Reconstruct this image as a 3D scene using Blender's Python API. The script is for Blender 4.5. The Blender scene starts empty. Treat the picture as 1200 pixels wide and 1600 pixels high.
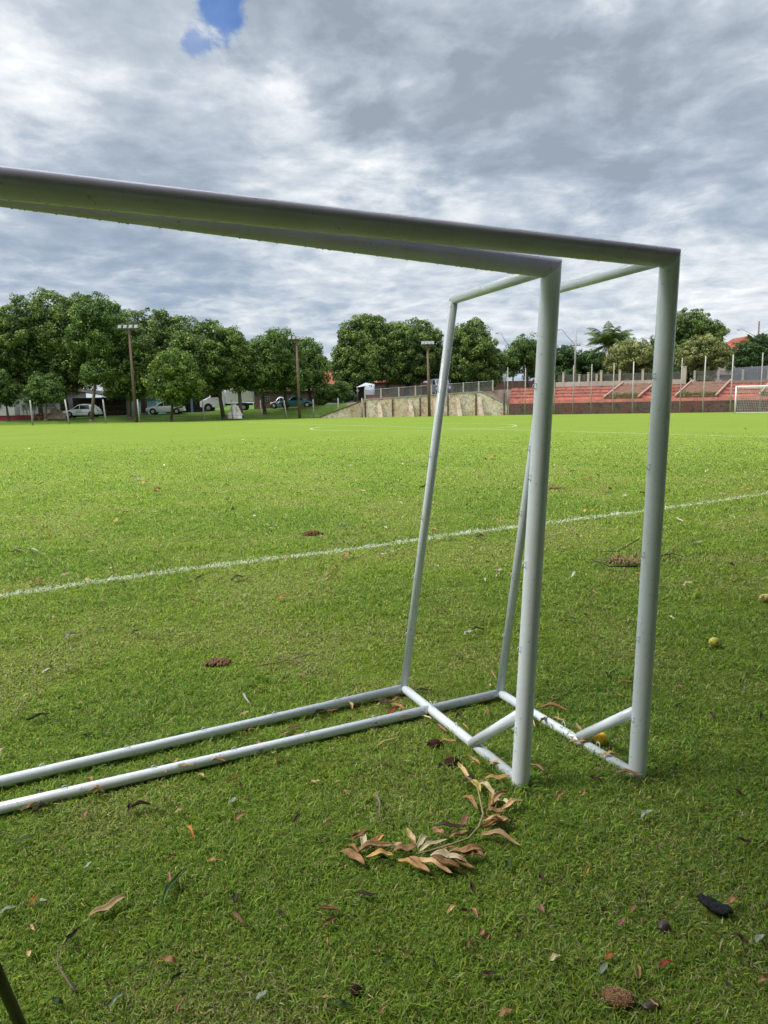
import bpy, bmesh, math, random
import numpy as np
from mathutils import Vector, Matrix
R = math.radians
random.seed(7)
rng = np.random.default_rng(11)
S = bpy.context.scene
COL = S.collection

# ------------------------------------------------------------------ camera
CAM_H, FPX, PITCH, ROLL = 1.5, 1110.0, math.atan(169.5/1110), R(-1.0)
cd = bpy.data.cameras.new('camera')
cd.sensor_fit = 'VERTICAL'; cd.sensor_height = 36.0; cd.sensor_width = 27.0
cd.lens = FPX/1600*36.0
cd.clip_start = 0.05; cd.clip_end = 6000
cam = bpy.data.objects.new('camera', cd); COL.objects.link(cam)
cam.matrix_world = Matrix.Translation((0, 0, CAM_H)) @ Matrix.Rotation(R(90)-PITCH, 4, 'X') @ Matrix.Rotation(ROLL, 4, 'Z')
S.camera = cam

# ------------------------------------------------------------------ sun, sky, exposure
SUN_EL, SUN_AZ = R(51), R(262)          # azimuth: direction towards the sun, clockwise from +Y
SUN_STRENGTH, SKY_STRENGTH = 1.78, 0.10
EXPOSURE = 1.18
S.view_settings.view_transform = 'Standard'
S.view_settings.look = 'None'
S.view_settings.gamma = 1.0
S.view_settings.use_curve_mapping = False
S.view_settings.exposure = EXPOSURE
sd = bpy.data.lights.new('sun', 'SUN'); sd.energy = SUN_STRENGTH; sd.angle = R(20); sd.color = (1.0, 0.95, 0.86)
sun = bpy.data.objects.new('sun', sd); COL.objects.link(sun)
to_sun = Vector((math.sin(SUN_AZ)*math.cos(SUN_EL), math.cos(SUN_AZ)*math.cos(SUN_EL), math.sin(SUN_EL)))
sun.rotation_euler = to_sun.to_track_quat('Z', 'Y').to_euler()

def ray(px, py):
    x, y = px-600, py-800
    c, s = math.cos(ROLL), math.sin(ROLL)
    x, y = c*x+s*y, -s*x+c*y
    c, s = math.cos(PITCH), math.sin(PITCH)
    return Vector((x, FPX*c-y*s, -FPX*s-y*c))/FPX
def at(px, py, Y):
    r = ray(px, py); t = Y/r.y
    return Vector((r.x*t, Y, CAM_H+r.z*t))
def on(px, py, z=0.0):
    r = ray(px, py); t = (z-CAM_H)/r.z
    return Vector((r.x*t, r.y*t, z))

class NT:
    def __init__(s, nt): s.nt = nt; s.L = nt.links.new
    def n(s, typ, **kw):
        nd = s.nt.nodes.new('ShaderNode'+typ)
        for k, v in kw.items(): setattr(nd, k, v)
        return nd
    def put(s, sock, v):
        if hasattr(v, 'is_output'): s.L(v, sock)
        elif v is not None: sock.default_value = v
    def m(s, op, a, b=None, c=None, clamp=False):
        nd = s.n('Math', operation=op, use_clamp=clamp)
        for i, v in enumerate((a, b, c)): s.put(nd.inputs[i], v)
        return nd.outputs[0]
    def v(s, op, a, b=None):
        nd = s.n('VectorMath', operation=op)
        s.put(nd.inputs[0], a); s.put(nd.inputs[1], b)
        return nd.outputs[1] if op in ('DOT_PRODUCT', 'LENGTH') else nd.outputs[0]
    def noise(s, vec, scale, detail=4, rough=.55, dist=0.0, out=0):
        nd = s.n('TexNoise')
        s.put(nd.inputs['Vector'], vec); s.put(nd.inputs['Scale'], scale)
        nd.inputs['Detail'].default_value = detail; nd.inputs['Roughness'].default_value = rough
        nd.inputs['Distortion'].default_value = dist
        return nd.outputs[out]
    def ramp(s, fac, stops, interp='LINEAR'):
        nd = s.n('ValToRGB'); cr = nd.color_ramp; cr.interpolation = interp
        while len(cr.elements) < len(stops): cr.elements.new(.5)
        for e, (p, c) in zip(cr.elements, stops):
            e.position = p; e.color = (*c, 1) if not isinstance(c, (int, float)) else (c, c, c, 1)
        s.put(nd.inputs[0], fac); return nd.outputs[0]
    def mix(s, f, a, b, mode='MIX'):
        nd = s.n('MixRGB', blend_type=mode)
        s.put(nd.inputs[0], f)
        for i, x in ((1, a), (2, b)):
            s.put(nd.inputs[i], (*x, 1) if isinstance(x, tuple) and len(x) == 3 else x)
        return nd.outputs[0]
    def rng(s, x, a, b, c=0.0, d=1.0, smooth=False):
        nd = s.n('MapRange')
        if smooth: nd.interpolation_type = 'SMOOTHSTEP'
        s.put(nd.inputs[0], x)
        for i, q in enumerate((a, b, c, d)): nd.inputs[i+1].default_value = q
        return nd.outputs[0]

w = bpy.data.worlds.new('World'); S.world = w; w.use_nodes = True
w.node_tree.nodes.clear()
t = NT(w.node_tree)
sky = t.n('TexSky', sky_type='NISHITA'); sky.sun_disc = False
sky.sun_elevation = SUN_EL; sky.sun_rotation = SUN_AZ; sky.air_density = 1.0; sky.dust_density = 0.6
skyc = t.mix(1.0, sky.outputs[0], (SKY_STRENGTH,)*3, 'MULTIPLY')
gen = t.n('TexCoord').outputs['Generated']
sep = t.n('SeparateXYZ'); t.L(gen, sep.inputs[0])
zc = t.m('MAXIMUM', sep.outputs[2], 0.0)
inv = t.m('DIVIDE', 1.0, t.m('ADD', zc, 0.16))
cv = t.n('CombineXYZ')
t.L(t.m('MULTIPLY', sep.outputs[0], inv), cv.inputs[0]); t.L(t.m('MULTIPLY', sep.outputs[1], inv), cv.inputs[1])
q = cv.outputs[0]
warp = t.v('SCALE', t.v('SUBTRACT', t.noise(q, 1.3, 3, .5, out=1), (.5, .5, .5))); warp.node.inputs['Scale'].default_value = 0.28
qw = t.v('ADD', q, warp)
big = t.noise(qw, 0.75, 4, .5)
med = t.noise(qw, 2.3, 9, .58, .0)
fin = t.noise(qw, 7.5, 9, .6, .0)
bil = t.m('SUBTRACT', 1.0, t.m('ABSOLUTE', t.m('SUBTRACT', t.m('MULTIPLY', t.noise(t.v('ADD', qw, (3.1, 7.7, 0)), 3.0, 7, .55), 2.0), 1.0)))
bil = t.m('POWER', bil, 3.0)
# cloud banks seen in the photograph, as soft masses in world directions
def blob(px, py, wid, noise_amt=0.0):
    d = ray(px, py).normalized()
    dp = t.v('DOT_PRODUCT', gen, tuple(d))
    a = t.m('ARCCOSINE', t.m('MINIMUM', dp, 1.0))
    a = t.m('ADD', a, t.m('MULTIPLY', t.m('SUBTRACT', med, .5), noise_amt))
    return t.rng(a, wid*1.25, wid*0.1, 0, 1, True)
tone = t.m('ADD', t.m('MULTIPLY', t.m('SUBTRACT', big, .5), 1.0), t.m('MULTIPLY', t.m('SUBTRACT', med, .5), .92))
tone = t.m('ADD', tone, t.m('MULTIPLY', t.m('SUBTRACT', fin, .5), .85))
tone = t.m('ADD', tone, t.m('MULTIPLY', t.m('SUBTRACT', bil, .55), .30))
tone = t.m('ADD', tone, 0.53)
for px, py, wd, amt in ((470, 20, .10, -.34), (560, 80, .11, -.38), (700, 165, .13, -.42), (860, 170, .15, -.36), (1060, 150, .16, -.28), (1150, 260, .14, -.16),
                        (160, 10, .14, -.06), (1080, 5, .10, -.22), (300, 205, .12, -.15), (60, 300, .10, -.05), (100, 400, .20, -.20), (320, 400, .14, -.10),
                        (420, 110, .11, .20), (40, 190, .13, .16), (300, 150, .10, .08), (690, 20, .09, .15), (930, 50, .12, .16),
                        (690, 270, .14, .14), (1180, 60, .1, .08), (500, 230, .1, .05), (1150, 400, .2, .10), (960, 500, .22, .20), (560, 480, .18, .12)):
    tone = t.m('ADD', tone, t.m('MULTIPLY', blob(px, py, wd, 0.40), amt*(1.05 if amt < 0 else .95)))
cloud = t.ramp(tone, [(0.0, (.112, .131, .155)), (.25, (.142, .165, .193)), (.48, (.180, .203, .231)), (.70, (.250, .268, .288)), (.90, (.325, .335, .345)), (1.0, (.39, .395, .40))])
low = t.rng(zc, 0.02, 0.42, 1, 0, True)
cloud = t.mix(t.m('MULTIPLY', low, .45), cloud, t.mix(t.rng(tone, .25, .8), (.100, .145, .212), (.215, .240, .262)))
hole = t.m('MAXIMUM', blob(342, 14, .017, .26), t.m('MULTIPLY', blob(300, 64, .011, .20), .7))
col = t.mix(t.m('MULTIPLY', hole, .75), cloud, t.mix(1.0, skyc, (.10, .27, .50), 'MULTIPLY'))
zen = t.rng(zc, .48, .80, 1.0, 4.2, True)          # the overcast is thinnest, and brightest, overhead
bg = t.n('Background'); t.L(t.mix(1.0, col, t.n('CombineXYZ').outputs[0], 'MIX') if False else col, bg.inputs[0]); t.L(t.m('MULTIPLY', zen, 1.30), bg.inputs[1])
out = t.n('OutputWorld'); t.L(bg.outputs[0], out.inputs[0])
w.cycles.sampling_method = 'MANUAL'; w.cycles.sample_map_resolution = 512

# ------------------------------------------------------------------ helpers
def tag(o, label=None, cat=None, group=None, kind=None):
    if label: o['label'] = label
    if cat: o['category'] = cat
    if group: o['group'] = group
    if kind: o['kind'] = kind
    return o
def empty(name, loc, label, cat, group=None, rz=0.0):
    o = bpy.data.objects.new(name, None); COL.objects.link(o)
    o.empty_display_size = .1
    o.location = loc; o.rotation_euler = (0, 0, rz)
    return tag(o, label, cat, group)
class MB:
    def __init__(s): s.v = []; s.f = []; s.sm = []
    def add(s, vs, fs, smooth=False):
        o = len(s.v); s.v.extend([tuple(p) for p in vs]); s.f.extend([tuple(i+o for i in f) for f in fs]); s.sm.extend([smooth]*len(fs)); return s
    def box(s, c, d, rz=0.0):
        cx, cy, cz = c; x, y, z = (k/2 for k in d); ca, sa = math.cos(rz), math.sin(rz)
        vs = [(cx+ca*a*x-sa*b*y, cy+sa*a*x+ca*b*y, cz+e*z) for a, b, e in ((-1,-1,-1),(1,-1,-1),(1,1,-1),(-1,1,-1),(-1,-1,1),(1,-1,1),(1,1,1),(-1,1,1))]
        return s.add(vs, [(0,3,2,1),(4,5,6,7),(0,1,5,4),(1,2,6,5),(2,3,7,6),(3,0,4,7)])
    def tube(s, pts, r, n=10, caps=True):
        pts = [Vector(p) for p in pts]; rs = r if isinstance(r, (list, tuple)) else [r]*len(pts)
        vs, fs = [], []; prev = None
        for i, p in enumerate(pts):
            d = (pts[min(i+1, len(pts)-1)]-pts[max(i-1, 0)])
            d = d.normalized() if d.length > 1e-9 else Vector((0, 0, 1))
            if prev is None:
                a = d.cross(Vector((0, 0, 1))) if abs(d.z) < .95 else d.cross(Vector((1, 0, 0)))
            else: a = prev-d*prev.dot(d)
            a.normalize(); b = d.cross(a); prev = a
            for k in range(n):
                th = 2*math.pi*k/n; vs.append(p+(a*math.cos(th)+b*math.sin(th))*rs[i])
        for i in range(len(pts)-1):
            for k in range(n):
                k2 = (k+1) % n; fs.append((i*n+k, i*n+k2, (i+1)*n+k2, (i+1)*n+k))
        o = len(s.v); s.add(vs, fs, True)
        if caps:
            s.f.append(tuple(o+k for k in range(n))[::-1]); s.sm.append(False)
            e = o+(len(pts)-1)*n; s.f.append(tuple(e+k for k in range(n))); s.sm.append(False)
        return s
    def prism(s, prof, y0, y1):       # profile in x,z extruded along y
        n = len(prof); vs = [(x, y0, z) for x, z in prof]+[(x, y1, z) for x, z in prof]
        fs = [(i, (i+1) % n, n+(i+1) % n, n+i) for i in range(n)]+[tuple(range(n))[::-1], tuple(range(n, 2*n))]
        return s.add(vs, fs)
    def ball(s, c, r, nu=12, nv=8, jit=0.0, sc=(1, 1, 1)):
        vs, fs = [], []; c = Vector(c)
        vs.append(c+Vector((0, 0, r*sc[2])))
        for j in range(1, nv):
            ph = math.pi*j/nv
            for i in range(nu):
                th = 2*math.pi*i/nu; k = r*(1+random.uniform(-jit, jit))
                vs.append(c+Vector((math.sin(ph)*math.cos(th)*k*sc[0], math.sin(ph)*math.sin(th)*k*sc[1], math.cos(ph)*k*sc[2])))
        vs.append(c-Vector((0, 0, r*sc[2]))); e = len(vs)-1
        for i in range(nu):
            fs.append((0, 1+i, 1+(i+1) % nu)); fs.append((e, e-nu+(i+1) % nu, e-nu+i))
        for j in range(nv-2):
            for i in range(nu):
                a = 1+j*nu+i; b = 1+j*nu+(i+1) % nu; fs.append((a, a+nu, b+nu, b))
        return s.add(vs, fs, True)
    def build(s, name, mat, parent=None, loc=None):
        me = bpy.data.meshes.new(name); me.from_pydata(s.v, [], s.f); me.update()
        me.polygons.foreach_set('use_smooth', s.sm)
        me.materials.append(mat)
        o = bpy.data.objects.new(name, me); COL.objects.link(o)
        if parent: o.parent = parent
        if loc is not None: o.location = loc
        return o
def np_mesh(name, V, sizes, idx, mat, cols=None, parent=None, smooth=False):
    me = bpy.data.meshes.new(name)
    V = np.asarray(V, np.float32); idx = np.asarray(idx, np.int32); sizes = np.asarray(sizes, np.int32)
    me.vertices.add(len(V)); me.vertices.foreach_set('co', V.ravel())
    me.loops.add(len(idx)); me.loops.foreach_set('vertex_index', idx)
    me.polygons.add(len(sizes))
    st = np.zeros(len(sizes), np.int32); st[1:] = np.cumsum(sizes)[:-1]
    me.polygons.foreach_set('loop_start', st); me.polygons.foreach_set('loop_total', sizes)
    if smooth: me.polygons.foreach_set('use_smooth', np.ones(len(sizes), bool))
    me.update(calc_edges=True)
    if cols is not None:
        at_ = me.attributes.new('tint', 'FLOAT_COLOR', 'POINT')
        c4 = np.ones((len(V), 4), np.float32); c4[:, :3] = cols; at_.data.foreach_set('color', c4.ravel())
    me.materials.append(mat); me.validate()
    o = bpy.data.objects.new(name, me); COL.objects.link(o)
    if parent: o.parent = parent
    return o
def copy_tree(o, parent=None):
    c = o.copy(); COL.objects.link(c)
    if parent: c.parent = parent
    for ch in list(o.children): copy_tree(ch, c)
    return c

# ------------------------------------------------------------------ materials
def mat(name, col=(.5, .5, .5), rough=.8, metal=0.0, spec=.3, var=0.0, vscale=3.0, bump=0.0, bscale=20.0, col2=None, thr=(.45, .65), coat=0.0):
    m = bpy.data.materials.new(name); m.use_nodes = True
    k = NT(m.node_tree); b = m.node_tree.nodes['Principled BSDF']
    b.inputs['Roughness'].default_value = rough; b.inputs['Metallic'].default_value = metal
    b.inputs['Specular IOR Level'].default_value = spec; b.inputs['Coat Weight'].default_value = coat
    pos = k.n('TexCoord').outputs['Object']
    c = None
    if col2 is not None:
        c = k.mix(k.rng(k.noise(pos, vscale, 6, .6, .4), thr[0], thr[1]), col, col2)
    if var:
        f = k.noise(pos, vscale*1.7, 5, .6)
        c = k.mix(k.rng(f, .3, .7), k.mix(1.0, c if c is not None else col, (1-var,)*3, 'MULTIPLY'), c if c is not None else col)
    if c is None: b.inputs['Base Color'].default_value = (*col, 1)
    else: k.L(c, b.inputs['Base Color'])
    if bump:
        bn = k.n('Bump'); bn.inputs['Strength'].default_value = bump; bn.inputs['Distance'].default_value = .02
        k.L(k.noise(pos, bscale, 5, .6), bn.inputs['Height']); k.L(bn.outputs[0], b.inputs['Normal'])
    return m
def leafy(name, trans=.35, rough=.55, spec=.25, mult=(1, 1, 1)):
    m = bpy.data.materials.new(name); m.use_nodes = True
    k = NT(m.node_tree); b = m.node_tree.nodes['Principled BSDF']; o = m.node_tree.nodes['Material Output']
    a = k.n('Attribute', attribute_name='tint').outputs['Color']
    if mult != (1, 1, 1): a = k.mix(1.0, a, mult, 'MULTIPLY')
    k.L(a, b.inputs['Base Color']); b.inputs['Roughness'].default_value = rough; b.inputs['Specular IOR Level'].default_value = spec
    tr = k.n('BsdfTranslucent'); k.L(k.mix(1.0, a, (1.15, 1.2, .6), 'MULTIPLY'), tr.inputs[0])
    mx = k.n('MixShader'); mx.inputs[0].default_value = trans
    k.L(b.outputs[0], mx.inputs[1]); k.L(tr.outputs[0], mx.inputs[2]); k.L(mx.outputs[0], o.inputs[0])
    return m
M = {}
M['blade'] = leafy('grass_blade', .28, .7, .08)
M['leaf'] = leafy('tree_leaf', .15, .5, .25)
M['bark'] = mat('bark', (.075, .058, .042), .95, var=.5, vscale=3, bump=.6, bscale=9)
M['palebark'] = mat('pale_bark', (.17, .135, .10), .95, var=.4, vscale=3, bump=.5, bscale=9)
M['concrete'] = mat('concrete', (.36, .34, .30), .9, var=.35, vscale=4, bump=.3)
M['palepost'] = mat('pale_post', (.42, .41, .37), .85, var=.3, vscale=5)
M['wood'] = mat('pole_wood', (.17, .115, .08), .9, var=.35, vscale=2, bump=.3)
M['metal'] = mat('grey_metal', (.32, .33, .34), .5, .6, var=.2)
M['lamp'] = mat('lamp_casing', (.24, .245, .25), .5, .2)
M['glass'] = mat('dark_glass', (.015, .018, .022), .12, spec=.6)
M['tyre'] = mat('tyre', (.018, .018, .018), .85)
M['rim'] = mat('wheel_rim', (.42, .43, .45), .35, .7)
M['carwhite'] = mat('white_car_paint', (.78, .79, .80), .25, spec=.5, coat=.4, var=.06)
M['carteal'] = mat('teal_car_paint', (.008, .145, .17), .3, spec=.5, coat=.4, var=.1)
M['carsilver'] = mat('silver_car_paint', (.34, .36, .38), .3, .4, spec=.5, coat=.3)
M['cardark'] = mat('dark_car_paint', (.025, .028, .035), .3, spec=.5, coat=.3)
M['vangrey'] = mat('grey_van_paint', (.12, .14, .18), .35, spec=.5, coat=.3)
M['lens'] = mat('headlight_lens', (.55, .57, .6), .15, spec=.6)
M['floodglass'] = mat('floodlight_glass', (.20, .21, .22), .2, spec=.5)
M['redlens'] = mat('tail_light_lens', (.25, .01, .01), .2, spec=.5)
M['black'] = mat('black_plastic', (.012, .012, .013), .45, spec=.4)
M['blueold'] = mat('blue_wall_paint', (.36, .60, .74), .85, var=.12, vscale=1.5)
M['bluedk'] = mat('dark_blue_wall_paint', (.12, .24, .34), .85, var=.15)
M['white_wall'] = mat('white_wall_plaster', (.46, .45, .43), .9, var=.2, vscale=.8)
M['grey_wall'] = mat('grey_wall_plaster', (.30, .31, .32), .9, var=.3, vscale=.6)
M['brownwall'] = mat('brown_brick_wall', (.13, .08, .06), .95, var=.4, vscale=1.2)
M['darkwood'] = mat('dark_shed_wood', (.035, .026, .02), .95, var=.5, vscale=2)
M['redwall'] = mat('red_painted_wall', (.24, .04, .04), .9, var=.3, vscale=1.0)
M['tile'] = mat('roof_tile', (.27, .075, .04), .9, var=.45, vscale=2.5, bump=.5, bscale=6)
M['redroof'] = mat('red_roof', (.40, .05, .04), .8, var=.2)
M['pinkwall'] = mat('pink_house_plaster', (.62, .42, .36), .9, var=.15)
M['zinc'] = mat('zinc_sheet', (.42, .43, .44), .55, .3, var=.2)
M['asphalt'] = mat('street_asphalt', (.10, .095, .09), .95, var=.3, vscale=.5)
M['dust'] = mat('dusty_street', (.17, .13, .10), .95, var=.3, vscale=.4)
M['earth'] = mat('red_earth', (.16, .085, .055), .98, var=.5, vscale=1.5, bump=.5, bscale=5)
M['cloth'] = mat('cream_cloth', (.62, .59, .53), .9, var=.15, vscale=2)
M['tan'] = mat('tan_tarpaulin', (.38, .29, .22), .9, var=.25, vscale=2)
M['brick'] = mat('orange_brick_stack', (.36, .13, .07), .95, var=.4, vscale=5)
M['cream'] = mat('cream_wall_paint', (.47, .40, .33), .9, var=.3, vscale=.7)
M['wire'] = mat('black_cable', (.03, .03, .03), .7)
M['netwhite'] = mat('white_net_cord', (.72, .72, .70), .8)

# weathered white enamel of the goal tubes
def goal_paint(name, c1, c2):
    m = bpy.data.materials.new(name); m.use_nodes = True
    k = NT(m.node_tree); b = m.node_tree.nodes['Principled BSDF']
    pos = k.n('TexCoord').outputs['Object']
    n1 = k.noise(pos, 6.0, 6, .6); n2 = k.noise(pos, 60.0, 4, .6)
    c = k.mix(k.rng(n1, .35, .75), c1, c2)
    c = k.mix(k.m('MULTIPLY', k.rng(n2, .64, .72), .6), c, (.22, .20, .16))
    k.L(c, b.inputs['Base Color'])
    k.L(k.rng(n1, .3, .7, .16, .32), b.inputs['Roughness'])
    b.inputs['Specular IOR Level'].default_value = .5
    bn = k.n('Bump'); bn.inputs['Strength'].default_value = .06; bn.inputs['Distance'].default_value = .004
    k.L(k.noise(pos, 25.0, 3, .5), bn.inputs['Height']); k.L(bn.outputs[0], b.inputs['Normal'])
    return m
M['goal'] = goal_paint('white_enamel', (.71, .765, .82), (.62, .665, .70))
M['goalbar'] = goal_paint('bounce_offset_enamel', (.56, .54, .68), (.48, .46, .57))  # crossbar copy of the enamel, darkened and lilac to offset green grass bounce

def stone_wall(name, cream, stain, dark, amount, sc=2.2):
    m = bpy.data.materials.new(name); m.use_nodes = True
    k = NT(m.node_tree); b = m.node_tree.nodes['Principled BSDF']
    pos = k.n('TexCoord').outputs['Object']
    vo = k.n('TexVoronoi', feature='DISTANCE_TO_EDGE'); k.L(pos, vo.inputs['Vector']); vo.inputs['Scale'].default_value = sc
    vc = k.n('TexVoronoi'); k.L(pos, vc.inputs['Vector']); vc.inputs['Scale'].default_value = sc
    hv = k.n('SeparateColor'); k.L(vc.outputs['Color'], hv.inputs[0])
    n1 = k.noise(pos, .45, 6, .65, .6); n2 = k.noise(pos, 2.4, 6, .65, .5)
    c = k.mix(k.rng(n1, .42, .62), cream, stain)
    c = k.mix(k.m('MULTIPLY', k.rng(k.m('ADD', n2, k.m('MULTIPLY', hv.outputs[0], .25)), .62, .82), amount), c, dark)
    c = k.mix(k.rng(vo.outputs['Distance'], .05, .0), c, dark)
    k.L(c, b.inputs['Base Color']); b.inputs['Roughness'].default_value = .95
    bn = k.n('Bump'); bn.inputs['Strength'].default_value = .5; bn.inputs['Distance'].default_value = .04
    k.L(vo.outputs['Distance'], bn.inputs['Height']); k.L(bn.outputs[0], b.inputs['Normal'])
    return m
M['stone'] = stone_wall('whitewashed_stone', (.66, .58, .45), (.56, .43, .29), (.22, .16, .10), .75, 4.5)
M['basestone'] = stone_wall('dark_stained_stone', (.12, .08, .065), (.15, .06, .048), (.04, .032, .028), .9, 5.0)
M['buttress'] = stone_wall('buttress_stone', (.46, .38, .28), (.40, .30, .20), (.20, .15, .10), .8, 4.5)
def pink_steps():
    m = bpy.data.materials.new('pink_painted_concrete'); m.use_nodes = True
    k = NT(m.node_tree); b = m.node_tree.nodes['Principled BSDF']
    pos = k.n('TexCoord').outputs['Object']
    n1 = k.noise(pos, .7, 6, .65, .5); n2 = k.noise(pos, 3.0, 6, .7, .4)
    c = k.mix(k.rng(n1, .40, .64), (.56, .22, .165), (.42, .16, .12))
    sp_ = k.n('SeparateXYZ'); k.L(pos, sp_.inputs[0])
    fr = k.m('FRACT', k.m('DIVIDE', k.m('SUBTRACT', k.m('ADD', sp_.outputs[2], k.m('MULTIPLY', k.m('SUBTRACT', n2, .5), .10)), 1.59), .37))
    band = k.m('MULTIPLY', k.rng(fr, .50, .78), k.rng(sp_.outputs[2], 1.56, 1.64))
    c = k.mix(k.m('MULTIPLY', band, k.rng(n2, .36, .56, .35, .95)), c, (.095, .045, .036))
    c = k.mix(k.m('MULTIPLY', k.rng(n2, .52, .66), .7), c, (.10, .05, .04))
    k.L(c, b.inputs['Base Color']); b.inputs['Roughness'].default_value = .95
    return m
M['pink'] = pink_steps()
M['pinkrail'] = mat('pale_pink_rail_paint', (.34, .20, .16), .9, var=.25, vscale=2)

def ground_mat():
    m = bpy.data.materials.new('turf'); m.use_nodes = True
    k = NT(m.node_tree); b = m.node_tree.nodes['Principled BSDF']
    pos = k.n('TexCoord').outputs['Object']
    big_ = k.noise(pos, .22, 5, .6, .3); mid_ = k.noise(pos, 1.6, 6, .65); fine_ = k.noise(pos, 40.0, 5, .7); clump = k.noise(pos, 9.0, 6, .7)
    c = k.mix(k.rng(big_, .35, .65), (.150, .212, .025), (.182, .238, .034))
    c = k.mix(k.m('MULTIPLY', k.rng(mid_, .55, .75), .55), c, (.215, .232, .062))
    c = k.mix(k.rng(clump, .35, .68, 0, .75), c, (.095, .148, .018))
    c = k.mix(k.rng(fine_, .40, .62, 0, .6), c, (.105, .15, .024))
    k.L(c, b.inputs['Base Color']); b.inputs['Roughness'].default_value = .95; b.inputs['Specular IOR Level'].default_value = .05
    bn = k.n('Bump'); bn.inputs['Strength'].default_value = .6; bn.inputs['Distance'].default_value = .03
    k.L(k.m('ADD', fine_, clump), bn.inputs['Height']); k.L(bn.outputs[0], b.inputs['Normal'])
    return m
M['turf'] = ground_mat()
M['bankgrass'] = mat('bank_grass', (.085, .145, .025), .95, spec=.05, col2=(.14, .15, .05), vscale=.8, thr=(.5, .75), var=.35, bump=.6, bscale=6)

def line_mat():
    m = bpy.data.materials.new('chalk_line'); m.use_nodes = True
    k = NT(m.node_tree); b = m.node_tree.nodes['Principled BSDF']; o = m.node_tree.nodes['Material Output']
    pos = k.n('TexCoord').outputs['Object']
    b.inputs['Base Color'].default_value = (.62, .64, .58, 1); b.inputs['Roughness'].default_value = .95
    tp = k.n('BsdfTransparent'); mx = k.n('MixShader')
    k.L(k.rng(k.noise(pos, 14, 6, .7), .38, .56), mx.inputs[0])
    k.L(tp.outputs[0], mx.inputs[1]); k.L(b.outputs[0], mx.inputs[2]); k.L(mx.outputs[0], o.inputs[0])
    return m
M['chalk'] = line_mat()
M['chalk'].node_tree.nodes['Principled BSDF'].inputs['Base Color'].default_value = (.40, .46, .28, 1)
def mesh_mat(name, col, dens):
    m = bpy.data.materials.new(name); m.use_nodes = True
    k = NT(m.node_tree); b = m.node_tree.nodes['Principled BSDF']; o = m.node_tree.nodes['Material Output']
    b.inputs['Base Color'].default_value = (*col, 1); b.inputs['Roughness'].default_value = .7
    tp = k.n('BsdfTransparent'); mx = k.n('MixShader'); mx.inputs[0].default_value = dens
    k.L(tp.outputs[0], mx.inputs[1]); k.L(b.outputs[0], mx.inputs[2]); k.L(mx.outputs[0], o.inputs[0])
    return m
M['wiremesh'] = mesh_mat('wire_mesh', (.13, .125, .12), .30)
M['finenet'] = mesh_mat('fine_net', (.5, .5, .5), .10)

# ------------------------------------------------------------------ ground and terrain
EX = [(-200, 45), (-60, 67), (-39, 72), (-20, 77), (-5, 81.5), (14, 79.5), (39, 73), (90, 59.7), (200, 31)]
SZ = [(-200, .1), (-60, .15), (-43, .3), (-35, .5), (-24.5, .72), (-10, 1.2), (-3, 1.7), (3, 2.05), (14, 2.85), (30, 3.1), (200, 3.2)]
RW = [(-200, 6), (-9, 5.5), (-3.2, .25), (13.9, .25), (14.3, 5.6), (200, 5.6)]
RI = [(-200, 0.3), (-9, .3), (-3.2, .25), (13.9, .25), (14.3, 5.5), (200, 5.5)]
def lerp(T, x): return float(np.interp(x, [a for a, _ in T], [b for _, b in T]))
def edgeY(x): return lerp(EX, x)
def zg(x, Y):
    e = Y-edgeY(x); a, b = lerp(RI, x), lerp(RW, x)
    if e <= a: return 0.0
    u = min(1.0, (e-a)/max(b-a, .01)); u = u*u*(3-2*u)
    return lerp(SZ, x)*u + max(0, e-12)*.012
def gpt(px, Y, py=640):
    p = at(px, py, Y); return Vector((p.x, Y, zg(p.x, Y)))

g = MB(); g.add([(-2500, -2500, 0), (2500, -2500, 0), (2500, 2500, 0), (-2500, 2500, 0)], [(0, 1, 2, 3)])
tag(g.build('ground', M['turf']), kind='structure')
xs = list(np.arange(-90, -10, 3))+list(np.arange(-10, 16, .5))+list(np.arange(16, 110, 3))
ds = [0, .25, .3, 1, 2, 3, 4, 5, 5.5, 5.61, 6.2, 8, 10, 12, 20, 40, 80, 200]
vs, fs = [], []
for x in xs:
    for d in ds:
        Y = edgeY(x)+d; vs.append((x, Y, zg(x, Y)+.004+.03*random.random()*(d > 1)*(x < -6)*(d < 5.5)))
n = len(ds)
for i in range(len(xs)-1):
    for j in range(n-1): fs.append((i*n+j, (i+1)*n+j, (i+1)*n+j+1, i*n+j+1))
ga, gb_ = [f for f in fs if vs[f[0]][0] < -4.1], [f for f in fs if vs[f[0]][0] >= -4.1]
b = MB(); b.add(vs, ga, True); tag(b.build('grass_bank', M['bankgrass']), kind='structure')
b = MB(); b.add(vs, gb_, True); tag(b.build('upper_terrace', M['dust']), kind='structure')
# the street on the bank
vs, fs = [], []
sx = list(np.arange(-90, 16, 2))
for x in sx:
    for d in (6.0, 9, 12.0): vs.append((x, edgeY(x)+d, zg(x, edgeY(x)+d)+.02))
for i in range(len(sx)-1):
    for j in range(2): fs.append((i*3+j, (i+1)*3+j, (i+1)*3+j+1, i*3+j+1))
b = MB(); b.add(vs, fs, True); tag(b.build('street', M['asphalt']), kind='structure')

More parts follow.
